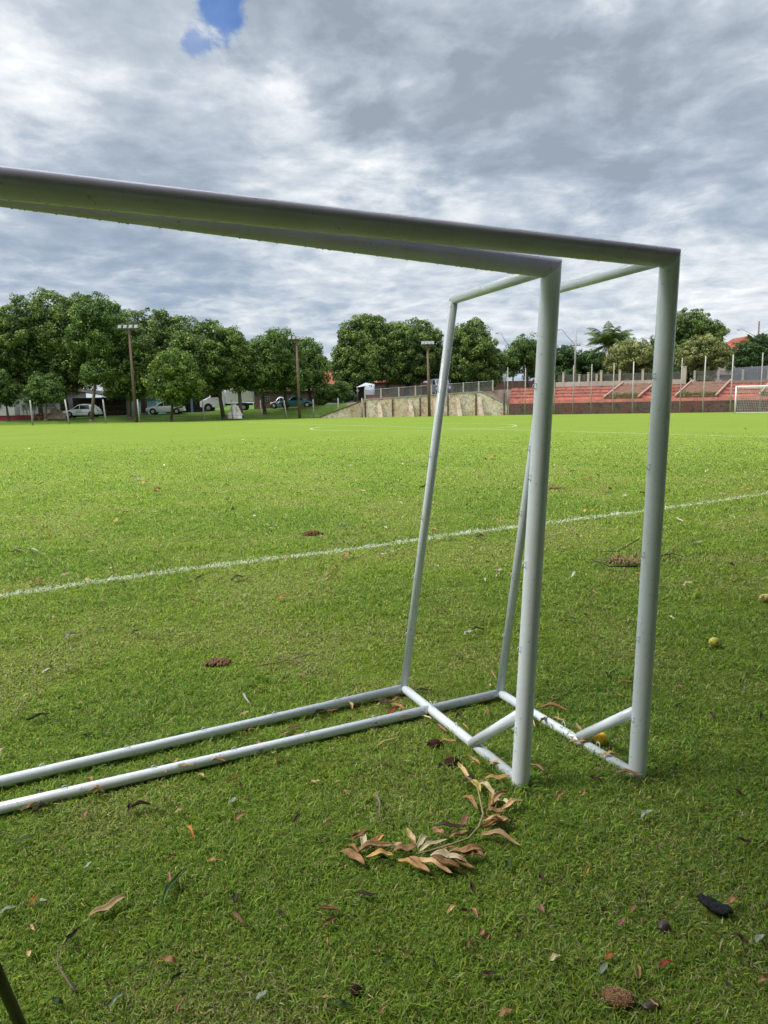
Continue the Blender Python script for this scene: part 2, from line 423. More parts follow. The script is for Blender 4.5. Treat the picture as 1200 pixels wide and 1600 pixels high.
# far markings
def strip(name, pts, wd, z=.006):
    vs, fs = [], []
    for i, p in enumerate(pts):
        a = Vector(pts[max(i-1, 0)]); c = Vector(pts[min(i+1, len(pts)-1)]); d = (c-a).normalized(); nn = Vector((-d.y, d.x, 0))*wd/2
        vs += [Vector(p)+nn+Vector((0, 0, z)), Vector(p)-nn+Vector((0, 0, z))]
    fs = [(2*i, 2*i+1, 2*i+3, 2*i+2) for i in range(len(pts)-1)]
    b = MB(); b.add(vs, fs); return tag(b.build(name, M['chalk']), kind='structure')
h0, h1 = on(1200, 683), on(645, 667.5)
hd = (h1-h0).normalized()
strip('halfway_line', [h0-hd*3+hd*k*2 for k in range(26)], .16)
cc = on(645, 667); CR = 6.45
strip('centre_circle', [cc+Vector((CR*math.cos(a), CR*math.sin(a), 0)) for a in np.linspace(0, 2*math.pi, 73)], .14, .01)
strip('far_goal_area_line', [on(x, y) for x, y in ((955, 651), (1010, 650.6), (1110, 650))], .14)

# near touchline: strip plus chalked blades (below)
L0, L1 = on(-60, 940.5), on(1260, 762)
def line_pts():
    pts = []
    for x, y in ((-200, 962), (0, 932), (100, 917), (200, 903), (300, 890), (400, 877), (500, 865), (600, 852), (700, 837), (800, 825), (900, 812), (1000, 800), (1100, 786), (1200, 771), (1300, 757)):
        pts.append(on(x, y))
    return pts
LP = line_pts()

# ------------------------------------------------------------------ grass
def vnoise(x, y, s, seed):
    r_ = np.random.default_rng(seed); G = r_.random((256, 256))
    x = x*s+1000; y = y*s+1000; xi = np.floor(x).astype(int); yi = np.floor(y).astype(int)
    fx = x-xi; fy = y-yi; fx = fx*fx*(3-2*fx); fy = fy*fy*(3-2*fy)
    a = G[xi % 256, yi % 256]; b_ = G[(xi+1) % 256, yi % 256]; c = G[xi % 256, (yi+1) % 256]; d = G[(xi+1) % 256, (yi+1) % 256]
    return (a*(1-fx)+b_*fx)*(1-fy)+(c*(1-fx)+d*fx)*fy
def blades(n_try_near, dmin, dmax):
    # radial density ~ 1/d^2 past D0, within a wedge wider than the view
    D0, HALF = 2.4, R(36)
    dd = np.linspace(dmin, dmax, 4000); pdf = dd*np.where(dd < D0, 1, (D0/dd)**1.85)
    area_eq = np.trapz(pdf, dd)*2*HALF
    N = int(n_try_near*area_eq)
    cdf = np.cumsum(pdf); cdf /= cdf[-1]
    d = np.interp(rng.random(N), cdf, dd); a = rng.uniform(-HALF, HALF, N)
    x = d*np.sin(a); y = d*np.cos(a)-.15
    return x, y, d
x, y, d = blades(36000, .9, 36.0)
keep = rng.random(len(d)) < np.clip((36-d)/28, 0, 1)**1.3
x, y, d = x[keep], y[keep], d[keep]
NB = len(x)
pl = vnoise(x, y, .9, 1); ps = vnoise(x, y, 4.0, 2); pm = vnoise(x, y, 2.0, 3); pt_ = vnoise(x, y, 14.0, 4)
dry = np.clip((pl*.5+pm*.5-.46)*3.4, 0, 1)              # drier, flatter patches
scl = np.maximum(1, d/2.6)
h = (.020+.014*rng.random(NB))*(.72+.75*ps*(1-.5*dry))*(.55+.95*pt_)*scl**.22*np.where(rng.random(NB) < .03, 1.35, 1)
FR = [on(631, 1075), on(0, 1221), on(781, 1083), on(0, 1263), on(995, 1213), on(812, 1229)]
for a_, b_ in ((0, 1), (2, 3), (2, 4), (0, 5)):
    A_, B_ = np.array(FR[a_])[:2], np.array(FR[b_])[:2]; ab = B_-A_; tt = np.clip(((x-A_[0])*ab[0]+(y-A_[1])*ab[1])/(ab@ab), 0, 1)
    dr = np.hypot(x-A_[0]-tt*ab[0], y-A_[1]-tt*ab[1]); h = h*np.where(dr < .055, 1.45, 1.0)
wd = (.0009+.0012*rng.random(NB)**1.5)*scl**.9
az = rng.uniform(0, 2*np.pi, NB)+pm*5
tilt = R(22)+R(58)*rng.random(NB)**.8+dry*R(10)
bend = R(15)+R(45)*rng.random(NB)
dx, dy = np.cos(az), np.sin(az)
def pos(t1, ang): return t1*np.sin(ang)*dx, t1*np.sin(ang)*dy, t1*np.cos(ang)
a1 = np.minimum(tilt, R(82)); a2 = np.minimum(tilt+bend, R(100))
mx_, my_, mz_ = pos(h*.55, a1); tx_, ty_, tz_ = pos(h*.5, a2)
tx_, ty_, tz_ = mx_+tx_, my_+ty_, np.maximum(mz_+tz_, .003)
sa = az+np.pi/2+rng.normal(0, .5, NB); px_, py_ = np.cos(sa)*wd, np.sin(sa)*wd
V = np.zeros((NB, 5, 3), np.float32)
z0 = -.004
V[:, 0] = np.stack([x-px_*.8, y-py_*.8, np.full(NB, z0)], 1); V[:, 1] = np.stack([x+px_*.8, y+py_*.8, np.full(NB, z0)], 1)
V[:, 2] = np.stack([x+mx_+px_, y+my_+py_, mz_+rng.normal(0, .0006, NB)], 1); V[:, 3] = np.stack([x+mx_-px_, y+my_-py_, mz_], 1)
V[:, 4] = np.stack([x+tx_, y+ty_, tz_], 1)
# blade colours: fresh green, yellow green, blue green, straw
u = rng.random(NB)[:, None]
ca = np.array([.205, .315, .036]); cb = np.array([.285, .365, .050]); cc_ = np.array([.115, .232, .040]); straw = np.array([.42, .38, .19]); brown = np.array([.13, .09, .05])
kmix = np.clip(pl*1.3-.15+rng.normal(0, .25, NB), 0, 1)[:, None]
C = cc_*(1-kmix)+ca*kmix
C = np.where(u < .22, cb, C)
C = np.where((u > .22) & (u < .30), np.array([.29, .37, .12]), C)
sp = (.08+.28*dry)[:, None]
C = np.where(u > 1-sp, straw*(.6+.5*rng.random(NB)[:, None]), C)
C = np.where((u > .30) & (u < .30+sp*.35), brown, C)
C = C*(.62+.75*rng.random(NB)[:, None])
C = C*np.array([1.0, 1.0, 1.0])
# chalked blades along the touchline
lp = np.array([[p.x, p.y] for p in LP])
dist = np.full(NB, 9.0)
for i in range(len(lp)-1):
    A_, B_ = lp[i], lp[i+1]; ab = B_-A_; tt = np.clip(((x-A_[0])*ab[0]+(y-A_[1])*ab[1])/(ab@ab), 0, 1)
    dist = np.minimum(dist, np.hypot(x-A_[0]-tt*ab[0], y-A_[1]-tt*ab[1]))
on_line = (rng.random(NB) < np.clip(1.35-dist/.072, 0, .92)*np.clip(.55+.9*vnoise(x, y, 9, 8), 0, 1))
C[on_line] = np.array([.66, .68, .62])*(.75+.35*rng.random(on_line.sum())[:, None])
blade_tone = np.array([.55, .55, .9, .9, 1.0])       # blades get paler from root to tip
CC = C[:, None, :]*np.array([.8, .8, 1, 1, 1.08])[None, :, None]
def emit(sel, name, m):
    k = int(sel.sum()); Vv = V[sel].reshape(-1, 3); base = (np.arange(k)*5)[:, None]
    idx = np.concatenate([base+np.array([[0, 1, 2, 3]]), base+np.array([[3, 2, 4]])], 1).ravel()
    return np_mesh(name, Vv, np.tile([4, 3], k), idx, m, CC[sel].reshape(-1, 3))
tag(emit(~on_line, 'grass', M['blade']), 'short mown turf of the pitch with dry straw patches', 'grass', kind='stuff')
tl = emit(on_line, 'touchline', M['blade']); tag(tl, kind='structure')
print('blades', NB)

# ------------------------------------------------------------------ the two goals
def goal(name, label, c):
    # c: corner points (base, top, back_top, back_base), left ends for bar and rail
    rt = empty(name, c['base'], label, 'goal', 'portable goals stored side by side')
    O = Vector(c['base'])
    def T(pts, r, nm, n=28): 
        b_ = MB(); b_.tube([Vector(p)-O for p in pts], r, n); return b_.build(nm, M['goal'], rt)
    RP, RB, RS = .0350, .0215, .0205
    base, top, bt, bb = (Vector(c[k]) for k in ('base', 'top', 'back_top', 'back_base'))
    ex = (Vector(c['bar_left'])-top); ex.normalize()
    W = 3.15
    down = (base-top).normalized()
    topL = top+ex*W; baseL = topL+(base-top); baseL.z = 0
    def mitred(p0, p1, r, n0, n1, bb_=None, n=32):   # tube from p0 to p1, its ends cut by planes with normals n0, n1
        b_ = bb_ or MB(); d = (p1-p0).normalized(); a_ = d.cross(Vector((.3, .9, .2))).normalized(); c_ = d.cross(a_); o_ = len(b_.v); N_ = 12
        for i in range(N_+1):
            u_ = i/N_; pc = p0.lerp(p1, u_); nn = n0 if i == 0 else n1 if i == N_ else None
            for k in range(n):
                th = 2*math.pi*k/n; q_ = pc+(a_*math.cos(th)+c_*math.sin(th))*r
                if nn is not None: q_ = q_+d*((pc-q_).dot(nn)/d.dot(nn))
                b_.v.append(tuple(q_-O))
        for i in range(N_):
            for k in range(n):
                k2 = (k+1) % n; b_.f.append((o_+i*n+k, o_+i*n+k2, o_+(i+1)*n+k2, o_+(i+1)*n+k)); b_.sm.append(True)
        return b_
    up_ = -down; zn = Vector((0, 0, 1))
    mitred(base-Vector((0, 0, .03)), top, RP, zn, (up_+ex).normalized()).build('post', M['goal'], rt)
    mitred(baseL-Vector((0, 0, .03)), topL, RP, zn, (up_-ex).normalized()).build('post', M['goal'], rt)
    # crossbar with mitred look: runs to the outer face of the post, with water beads on its underside
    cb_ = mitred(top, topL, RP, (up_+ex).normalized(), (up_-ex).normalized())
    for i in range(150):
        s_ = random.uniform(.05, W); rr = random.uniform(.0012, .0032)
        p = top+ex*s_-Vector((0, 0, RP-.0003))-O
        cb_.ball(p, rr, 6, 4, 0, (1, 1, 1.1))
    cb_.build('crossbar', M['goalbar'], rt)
    rex = (Vector(c['rail_left'])-bb); rex.normalize()
    bbL = bb+rex*W; btL = bt+ex*W
    T([bb, bb.lerp(bbL, .5), bbL], RB, 'back_rail'); 
    T([bt, bt.lerp(btL, .5), btL], RS, 'rear_top_bar') if c.get('rear_bar') else None
    sd_ = base.lerp(bb, 0.0)+Vector((0, 0, c.get('rail_z', RB)))
    T([sd_+(bb-base).normalized()*RP*.8, bb+Vector((0, 0, .0))], RB, 'side_rail')
    T([baseL+Vector((0, 0, RB)), bbL], RB, 'side_rail')
    T([top+(bt-top).normalized()*RP*.7, bt], RS, 'top_stay'); T([topL, btL], RS, 'top_stay')
    T([bb, bt], RS, 'rear_stay'); T([bbL, btL], RS, 'rear_stay')
    br0 = Vector(c['brace_low']); br1 = base.lerp(top, c['brace_h'])
    T([br0, br1], RB*.98, 'brace')
    br0L = br0+(bbL-bb)*.5+(baseL-base)*.5; T([br0L, br1+(baseL-base)], RB*.98, 'brace')
    for p in (bb, bt): ball_ = MB(); ball_.ball(p-O, RB*1.04, 16, 10); ball_.build('weld_joint', M['goal'], rt)
    # little wire net hooks
    def hook(p, out_, along):
        b_ = MB(); pts = []
        for k in range(9):
            a = math.pi*1.35*k/8-.3
            pts.append(p-O+out_*(.012*math.sin(a)+.002)+along*(.010*math.cos(a)))
        b_.tube(pts, .0018, 6); b_.build('net_hook', M['goal'], rt)
    up = Vector((0, 0, 1))
    for k in range(1, 8): 
        p = bb+rex*(.33*k+.05); hook(p+up*RB*.9, (up+Vector((random.uniform(-.3, .3), random.uniform(-.3, .3), 0))).normalized(), rex)
    for k in range(1, 6):
        p = bb.lerp(bt, k/6.3); hook(p+ex*RS*.9, ex, (bt-bb).normalized())
    for k in range(1, 6):
        p = base.lerp(top, (k-.25)/6.0); hook(p+ex*RP*.95, (ex+(bb-base).normalized()*.5).normalized(), up)
    for k in range(1, 4):
        p = base.lerp(bb, k/4.2); hook(p+up*RB*1.6, up, (bb-base).normalized())
    return rt
def topat(px, py, base):
    r_ = ray(px, py); t_ = math.hypot(base.x, base.y)/math.hypot(r_.x, r_.y)
    return Vector((r_.x*t_, r_.y*t_, CAM_H+r_.z*t_))
A = dict(base=on(995, 1213)); A['top'] = topat(1047, 403, A['base'])
A['bar_left'] = on(0, 285.5, A['top'].z); A['back_base'] = on(781, 1083, .03); A['rail_left'] = on(0, 1263, .03)
A['back_top'] = on(866, 453, A['top'].z+.0); A['brace_low'] = on(906, 1151, .035); A['brace_h'] = .145; A['rail_z'] = .002
B = dict(base=on(812, 1229)); B['top'] = topat(861.5, 419, B['base'])
B['bar_left'] = on(0, 299.0, 2.015); B['back_base'] = on(631, 1075, .035); B['rail_left'] = on(0, 1221, .035)
B['back_top'] = on(709, 468, B['top'].z); B['brace_low'] = on(738, 1161, .04); B['brace_h'] = .16
for nm, c in (('A', A), ('B', B)): print(nm, {k: tuple(round(q_, 3) for q_ in v_) for k, v_ in c.items() if not isinstance(v_, float)})
goal('football_goal', 'white tubular goal whose right post stands farthest right, by the yellow mango', A)
goal('football_goal', 'white tubular goal whose post and rear stay stand left of the other goal', B)

# black stand whose leg shows at the lower left corner
p1, p2 = on(50, 1640, 0.0), at(-24, 1478, 1.24)
dirv = (p2-p1).normalized(); hub = p1+dirv*.75
st = empty('black_stand', p1, 'slim black slanting stand leg at the lower left corner', 'stand')
for k, foot in enumerate((p1, Vector((hub.x-.45, hub.y+.12, 0)), Vector((hub.x-.2, hub.y-.5, 0)))):
    b = MB(); b.tube([foot-p1, hub-p1], [.011, .013], 14); lg = b.build('leg', M['black'], st)
    b = MB(); b.ball(foot-p1+Vector((0, 0, .012)), .018, 12, 8); b.build('rubber_foot', M['black'], lg)
b = MB(); b.tube([hub-p1-Vector((0, 0, .05)), hub-p1+Vector((0, 0, .12))], .026, 16); b.build('hub', M['black'], st)

# ------------------------------------------------------------------ trees
def crown_mesh(name, blobs, parent, n_leaf, leaf, base_col, tip_col, clump=.75, gap=.0, seed=0, inner=.35, off=Vector((0, 0, 0)), up_bias=.25, flat=0.0, lo=-0.75):
    r_ = np.random.default_rng(seed)
    C_ = np.array([list(b_[0]-off) for b_ in blobs]); RR = np.array([b_[1] for b_ in blobs])
    wts = np.array([(q_[0]*q_[2]) for q_ in RR]); wts = wts/wts.sum()
    leaf *= .66 if leaf < .5 else 1; n_leaf = int(n_leaf*(4.4 if leaf < .5 else 1.9)); nclump = max(20, int(n_leaf/130))
    cl, cn, cs = [], [], []
    while len(cl) < nclump:
        i = r_.choice(len(C_), p=wts); d = r_.normal(size=3); d /= np.linalg.norm(d)
        if d[2] < lo and r_.random() < .85: continue
        p = C_[i]+d*RR[i]*r_.uniform(.80, 1.0)
        ins = (((p-C_)/RR)**2).sum(1) < .55
        if ins.sum() > 0: 
            if r_.random() < .9: continue
        cl.append(p); cn.append(d); cs.append(clump*r_.uniform(.55, 1.35))
    cl = np.array(cl); cn = np.array(cn); cs = np.array(cs)
    bright = r_.random(len(cl))
    n_out = int(n_leaf*(1-inner)); k = r_.integers(0, len(cl), n_out)
    d = r_.normal(size=(n_out, 3)); d += cn[k]*.55+np.array([0, 0, up_bias]); d /= np.linalg.norm(d, axis=1)[:, None]
    P = cl[k]+d*(cs[k]*r_.uniform(.55, 1.05, n_out))[:, None]*np.array([1, 1, .8])
    Nn = d+r_.normal(size=(n_out, 3))*.55
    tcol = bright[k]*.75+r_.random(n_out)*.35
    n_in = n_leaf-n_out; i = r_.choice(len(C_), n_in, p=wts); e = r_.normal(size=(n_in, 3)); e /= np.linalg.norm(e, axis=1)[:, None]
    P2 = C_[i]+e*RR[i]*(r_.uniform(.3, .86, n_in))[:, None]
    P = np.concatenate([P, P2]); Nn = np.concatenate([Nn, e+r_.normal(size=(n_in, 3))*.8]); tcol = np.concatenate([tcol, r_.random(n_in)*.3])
    size = np.concatenate([np.full(n_out, leaf), np.full(n_in, leaf*1.5)])*r_.uniform(.6, 1.35, n_leaf)
    Nn /= np.linalg.norm(Nn, axis=1)[:, None]
    a = np.cross(Nn, r_.normal(size=(n_leaf, 3))); a[:, 2] -= .35*flat; a /= np.linalg.norm(a, axis=1)[:, None]
    bvec = np.cross(Nn, a)
    s_ = size[:, None]
    V_ = np.stack([P-a*s_*.5, P+bvec*s_*.26+Nn*s_*.07, P+a*s_*.6-Nn*s_*.08, P-bvec*s_*.26+Nn*s_*.07], 1)
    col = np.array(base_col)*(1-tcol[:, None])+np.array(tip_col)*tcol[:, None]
    col = col*r_.uniform(.75, 1.25, (n_leaf, 1))
    cols = np.repeat(col, 4, 0)
    idx = np.arange(n_leaf*4)
    return np_mesh(name, V_.reshape(-1, 3), np.full(n_leaf, 4), idx, M['leaf'], cols, parent)
def trunk_mesh(parent, pts, r0, r1, limbs, mt='bark'):
    b_ = MB(); n_ = len(pts); b_.tube(pts, [r0+(r1-r0)*i/(n_-1) for i in range(n_)], 10)
    b_.tube([Vector(pts[0])-Vector((0, 0, .2)), Vector(pts[0])+Vector((0, 0, .25))], [r0*1.5, r0*1.02], 10)
    for st_, en in limbs:
        st_, en = Vector(st_), Vector(en); mid = st_.lerp(en, .5)+Vector((random.uniform(-.2, .2), random.uniform(-.2, .2), .25))
        b_.tube([st_, mid, en], [r1*.9, r1*.6, r1*.25], 7)
    return b_.build('trunk', M[mt], parent)
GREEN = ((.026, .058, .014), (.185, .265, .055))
DARK = ((.018, .048, .012), (.066, .125, .028))
YEL = ((.045, .095, .012), (.165, .235, .035))
OLIVE = ((.055, .090, .020), (.34, .34, .13))
MID = ((.034, .075, .016), (.16, .245, .055))
def tree(tpx, Y, bl, label, pal=GREEN, n=7000, leaf=.34, tr=.3, seed=1, base_px=None, fork=.45, lean=0.0, clump=.75, inner=.35, mt='bark', cat='tree', name='mango_tree', group='trees around the pitch', limbn=5, z=None, depth=.85, lo=-.75):
    base = gpt(tpx, Y)
    if z is not None: base.z = z
    rt = empty(name, base, label, cat, group)
    mpp = Y/FPX
    blobs = []
    for i, (cx, cy, rx, ry) in enumerate(bl):
        c = at(cx, cy, Y+random.uniform(-.8, .8)*rx*mpp*.5); blobs.append((np.array(c), np.array([rx*mpp, rx*mpp*depth, ry*mpp])))
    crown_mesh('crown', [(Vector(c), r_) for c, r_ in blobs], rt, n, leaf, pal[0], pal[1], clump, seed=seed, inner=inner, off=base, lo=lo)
    top = blobs[0][0]-np.array(base); hgt = top[2]
    p0 = Vector((0, 0, 0)); p2_ = Vector(((top[0])*.6, top[1]*.5, hgt*fork+.3)); p3 = Vector((top[0]*.95, top[1]*.9, hgt*1.0))
    p1_ = p0.lerp(p2_, .5)+Vector((lean, 0, 0)); limbs = []
    for k in range(limbn):
        c, r_ = blobs[k % len(blobs)]; e = np.array(c)-np.array(base)+np.array([random.uniform(-.6, .6)*r_[0], random.uniform(-.6, .6)*r_[1], random.uniform(-.3, .5)*r_[2]])
        limbs.append((p2_.lerp(p3, random.uniform(-.05, .5)), Vector(e)))
    trunk_mesh(rt, [p0, p1_, p2_, p2_.lerp(p3, .5), p3], tr, tr*.4, limbs, mt)
    return rt
T_ = [
 (102, 81, [(88, 520, 66, 64), (45, 555, 45, 55), (125, 565, 50, 50), (80, 590, 50, 34), (122, 522, 44, 56), (40, 525, 48, 56)], 'broad domed dark mango tree, tallest of the left group, thick dark trunk beside white hatchback', GREEN, 14000, .36, .5, 'bark'),
 (-18, 80, [(-12, 545, 48, 60), (10, 590, 40, 36)], 'dense mango tree cut off by the left edge of the photo', GREEN, 8000, .36, .4, 'bark'),
 (12, 76, [(8, 615, 20, 22), (-8, 600, 20, 22)], 'small bushy tree low at the left edge, under the mango crowns', MID, 2200, .30, .14, 'bark'),
 (70, 76, [(72, 606, 24, 22), (58, 620, 18, 16), (85, 615, 15, 16)], 'small fresh green tree with pale mottled trunk, left of the thick mango trunk', MID, 2600, .30, .15, 'palebark'),
 (141, 76, [(152, 500, 36, 36), (135, 535, 30, 32), (172, 520, 26, 30), (150, 585, 24, 18), (165, 560, 22, 25)], 'tall tree with a slim bare pale trunk in front of the white hatchback', MID, 6500, .34, .19, 'palebark'),
 (201, 78, [(200, 555, 36, 45), (190, 600, 28, 28), (215, 590, 26, 36)], 'mango tree with a short pale forked trunk beside the left wooden floodlight pole', GREEN, 6000, .34, .26, 'palebark'),
 (225, 88, [(220, 538, 50, 54), (252, 543, 42, 55), (278, 545, 42, 52), (180, 545, 34, 50)], 'wide mango tree crown behind the left floodlight pole, over the blue shed', GREEN, 9500, .36, .4, 'bark'),
 (266, 74, [(272, 578, 30, 26), (258, 603, 26, 22), (290, 606, 24, 22), (275, 625, 18, 10)], 'small bright yellow green mango tree in front of the white sedan', YEL, 4200, .34, .16, 'bark'),
 (349, 79, [(335, 556, 46, 50), (362, 566, 24, 48), (318, 585, 28, 30), (345, 592, 30, 22), (300, 562, 34, 46)], 'rounded mango tree with forked trunk in front of the white truck cab', GREEN, 9000, .36, .24, 'bark'),
 (376, 81, [(372, 580, 20, 34), (390, 590, 20, 24)], 'dark mango tree with mossy trunk beside the draped white sheet', DARK, 4200, .34, .26, 'palebark'),
 (414, 82, [(405, 563, 22, 33), (425, 558, 24, 36), (412, 590, 24, 24)], 'tree with pointed bushy crown right of the white truck', MID, 6000, .34, .2, 'bark'),
 (447, 84, [(442, 556, 26, 36), (455, 582, 28, 28), (430, 590, 20, 24)], 'tree with upright bushy crown above the teal car, left of the slender floodlight pole', MID, 6000, .34, .2, 'bark'),
 (487, 86, [(478, 566, 26, 34), (492, 582, 18, 32), (470, 592, 22, 20)], 'bushy tree right of the slender floodlight pole, beside the tiled roof house', MID, 5500, .34, .2, 'bark'),
 (563, 94, [(572, 535, 44, 42), (545, 572, 30, 32), (590, 565, 34, 36), (560, 590, 26, 16)], 'round bright mango tree with full crown, leftmost of the three above the stone wall', GREEN, 10500, .38, .4, 'bark'),
 (632, 96, [(648, 548, 44, 44), (618, 545, 34, 40), (670, 570, 28, 30), (632, 585, 36, 20)], 'rounded mango tree behind the middle floodlight pole, second above the stone wall', GREEN, 10000, .38, .4, 'bark'),
 (738, 94, [(735, 548, 38, 43), (762, 572, 28, 32), (715, 575, 28, 34), (742, 590, 36, 18)], 'rounded mango tree above the right half of the stone wall', GREEN, 9500, .38, .4, 'bark'),
 (825, 100, [(822, 548, 24, 24), (800, 568, 20, 24), (838, 572, 20, 24)], 'airy tree with sky showing through its crown, left of the leaning goal post', MID, 3200, .36, .2, 'palebark'),
 (878, 106, [(880, 562, 26, 20), (862, 570, 22, 18), (868, 588, 22, 14)], 'dark broad leaved tree left of the tall utility pole', DARK, 4200, .38, .25, 'bark'),
 (925, 106, [(925, 570, 26, 18), (908, 582, 22, 18), (950, 580, 26, 20)], 'low dark broad leaved tree under the palm', DARK, 5000, .38, .25, 'bark'),
 (983, 87, [(986, 556, 32, 24), (966, 570, 20, 18), (1008, 566, 18, 22), (975, 592, 16, 12), (996, 590, 14, 14)], 'round pale topped ficus tree on the bleachers, right of the palm', OLIVE, 6500, .28, .2, 'palebark'),
 (1072, 108, [(1075, 524, 40, 40), (1108, 530, 24, 26), (1042, 545, 26, 34), (1080, 565, 45, 28)], 'big dark mango tree behind the right goal post, tallest at the right', GREEN, 11000, .38, .4, 'bark'),
 (1101, 86, [(1098, 548, 28, 22), (1073, 556, 18, 18), (1124, 556, 18, 18), (1100, 580, 16, 24), (1098, 602, 12, 14)], 'pale cream flecked ficus tree with leafy skirt down its trunk, right of the goal post', OLIVE, 6500, .28, .2, 'palebark'),
 (1192, 98, [(1190, 552, 28, 28), (1158, 562, 24, 24), (1215, 560, 30, 34)], 'dark bushy tree at the right edge above the grey sheet wall', DARK, 6500, .34, .25, 'bark'),
]
for i, (tp, Y, bl, lab, pal, n_, lf, tr_, mt_) in enumerate(T_):
    nm = 'mango_tree' if 'mango' in lab else ('ficus_tree' if 'ficus' in lab else 'tree')
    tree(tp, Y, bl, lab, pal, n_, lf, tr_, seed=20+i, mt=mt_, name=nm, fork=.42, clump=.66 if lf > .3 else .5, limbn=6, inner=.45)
# shade trees behind the photographer: their crowns shade the near grass
SHADE = []
for i, n_ in enumerate((900, 9000)):
    rt = empty('mango_tree', (0, 0, 0), 'broad mango tree standing behind the photographer, shading the goals', 'tree', 'shade trees behind the goals')
    off = Vector((0, 0, 0))
    bl = [[(Vector((0, 2.5, 9.6)), np.array([5.4, 5.2, 3.2])), (Vector((0, 6.0, 10.2)), np.array([5.0, 3.6, 2.6]))],
          [(Vector((0, 0, 7.6)), np.array([5.2, 4.8, 4.2])), (Vector((-2.8, .6, 6.2)), np.array([3.0, 2.6, 2.4])), (Vector((2.8, .4, 6.4)), np.array([3.0, 3.0, 2.6])), (Vector((0, -1.5, 5.4)), np.array([4.0, 3.0, 2.2]))]][i]
    crown_mesh('crown', bl, rt, n_, .62, DARK[0], DARK[1], .9, seed=90+i, off=off, inner=.4)
    trunk_mesh(rt, [(0, 0, 0), (.1, 0, 1.6), (0, .1, 3.2), (.1, .1, 5), (0, 0, 8)], .38, .16, [((0, .1, 3), (-2.2, 1, 6.3)), ((0, .1, 3), (2.3, .8, 6.4)), ((0, .1, 3.2), (.5, 2, 7)), ((0, .1, 3.2), (-.5, -2, 7))])
    if i == 0: crown_mesh('crown', [(Vector((0, -2.2, 7.4)), np.array([4.8, 3.4, 3.6])), (Vector((0, -.4, 9.5)), np.array([4.8, 3.0, 3.0]))], rt, 3200, .62, DARK[0], DARK[1], .9, seed=97, inner=.4)
    SHADE.append(rt)
for i, (k, u_, p_) in enumerate([(0, u, -2.4) for u in (-27, -19, -11, -3.6, 4.0, 11.6, 19.4)]+[(1, u, -11.5) for u in (-31, -23, -15, -7, 0, 7, 14, 22)]+[(1, u, -18.5) for u in (-20, -11, -3, 5, 13)]):
    o_ = SHADE[k] if (k == 0 and i == 0) or i == 7 else copy_tree(SHADE[k])
    o_.location = (.86*u_-.51*p_, .51*u_+.86*p_, 0); o_.rotation_euler = (0, 0, R(30.7)+(0 if i % 2 else .35))
for o_ in [c_ for c_ in bpy.data.objects if c_.get('group') == 'shade trees behind the goals']:      # unseen low limb, added to one tree to darken the crossbars
    if abs(o_.location.x+1.87) < .1 and abs(o_.location.y+3.9) < .1:
        o_.rotation_euler = (0, 0, 0); off = o_.location.copy()
        lb = crown_mesh('added_shade_limb', [(Vector((-.7, .6, 4.7)), np.array([1.5, 1.1, .9])), (Vector((.5, 1.4, 4.9)), np.array([1.4, 1.0, .85])), (Vector((-2.0, -.3, 4.8)), np.array([1.4, 1.1, .9]))], o_, 520, .5, DARK[0], DARK[1], .5, seed=131, off=off)
        o_['label'] = 'broad mango tree behind the photographer with an unseen limb added to shade the crossbars'
vs, fs = [], []  # unseen dark ground sheet, added to cut the bounce onto the crossbars
b = MB(); us = np.linspace(-60, 50, 56)
for u_ in us:
    for p_ in (-30, -5.2+.35*math.sin(u_*1.3)+.3*math.sin(u_*.6)): vs.append((.86*u_-.51*p_, .51*u_+.86*p_, .006))
b.add(vs, [(2*i, 2*i+2, 2*i+3, 2*i+1) for i in range(len(us)-1)]); tag(b.build('added_dark_ground', mat('bounce_damping_soil', (.085, .06, .042), .98, var=.4, vscale=1.5, bump=.5, bscale=8)), kind='structure')

# shrubs
def shrub(px, Y, bl, label, pal, n_, leaf=.25, seed=5):
    rt = empty('shrub', gpt(px, Y), label, 'shrub', 'shrubs along the street')
    off = rt.location.copy(); mpp = Y/FPX
    crown_mesh('crown', [(at(cx, cy, Y), np.array([rx*mpp, rx*mpp*.8, ry*mpp])) for cx, cy, rx, ry in bl], rt, n_, leaf, pal[0], pal[1], .4, seed=seed, off=off)
    b_ = MB(); c = at(bl[0][0], bl[0][1], Y)-off
    for k in range(5): b_.tube([(0, 0, -.1), Vector((random.uniform(-.3, .3), 0, c.z*.4)), c+Vector((random.uniform(-.8, .8), random.uniform(-.4, .4), .1))], [.05, .035, .015], 6)
    b_.build('stem', M['bark'], rt)
shrub(507, 87.3, [(512, 617, 15, 13), (500, 624, 11, 10)], 'dull green shrub with thin bare stems in front of the tiled roof house', MID, 1500, seed=41)
shrub(535, 88, [(534, 612, 14, 14), (545, 620, 12, 9)], 'loose leafy shrub beside the parked dark cars above the bank', MID, 1500, seed=42)
shrub(556, 95, [(553, 602, 18, 8)], 'low green shrub left of the first mango above the stone wall', MID, 900, seed=43)
shrub(930, 100, [(935, 592, 24, 9), (960, 594, 15, 8)], 'dark hedge like shrub behind the upper mesh fence, under the palm', DARK, 2200, .3, 44)
shrub(1040, 104, [(1045, 590, 28, 15), (1025, 592, 16, 12)], 'dark shrub in deep shade beneath the big mango at the right', DARK, 2200, .3, 45)
shrub(872, 104, [(872, 592, 20, 10), (893, 590, 14, 12)], 'dark shrub behind the mesh fence left of the utility pole', DARK, 1600, .3, 46)
shrub(1168, 97.5, [(1168, 572, 20, 10), (1150, 575, 10, 8)], 'broad leaved shrub behind the grey sheet wall', DARK, 1600, .3, 47)

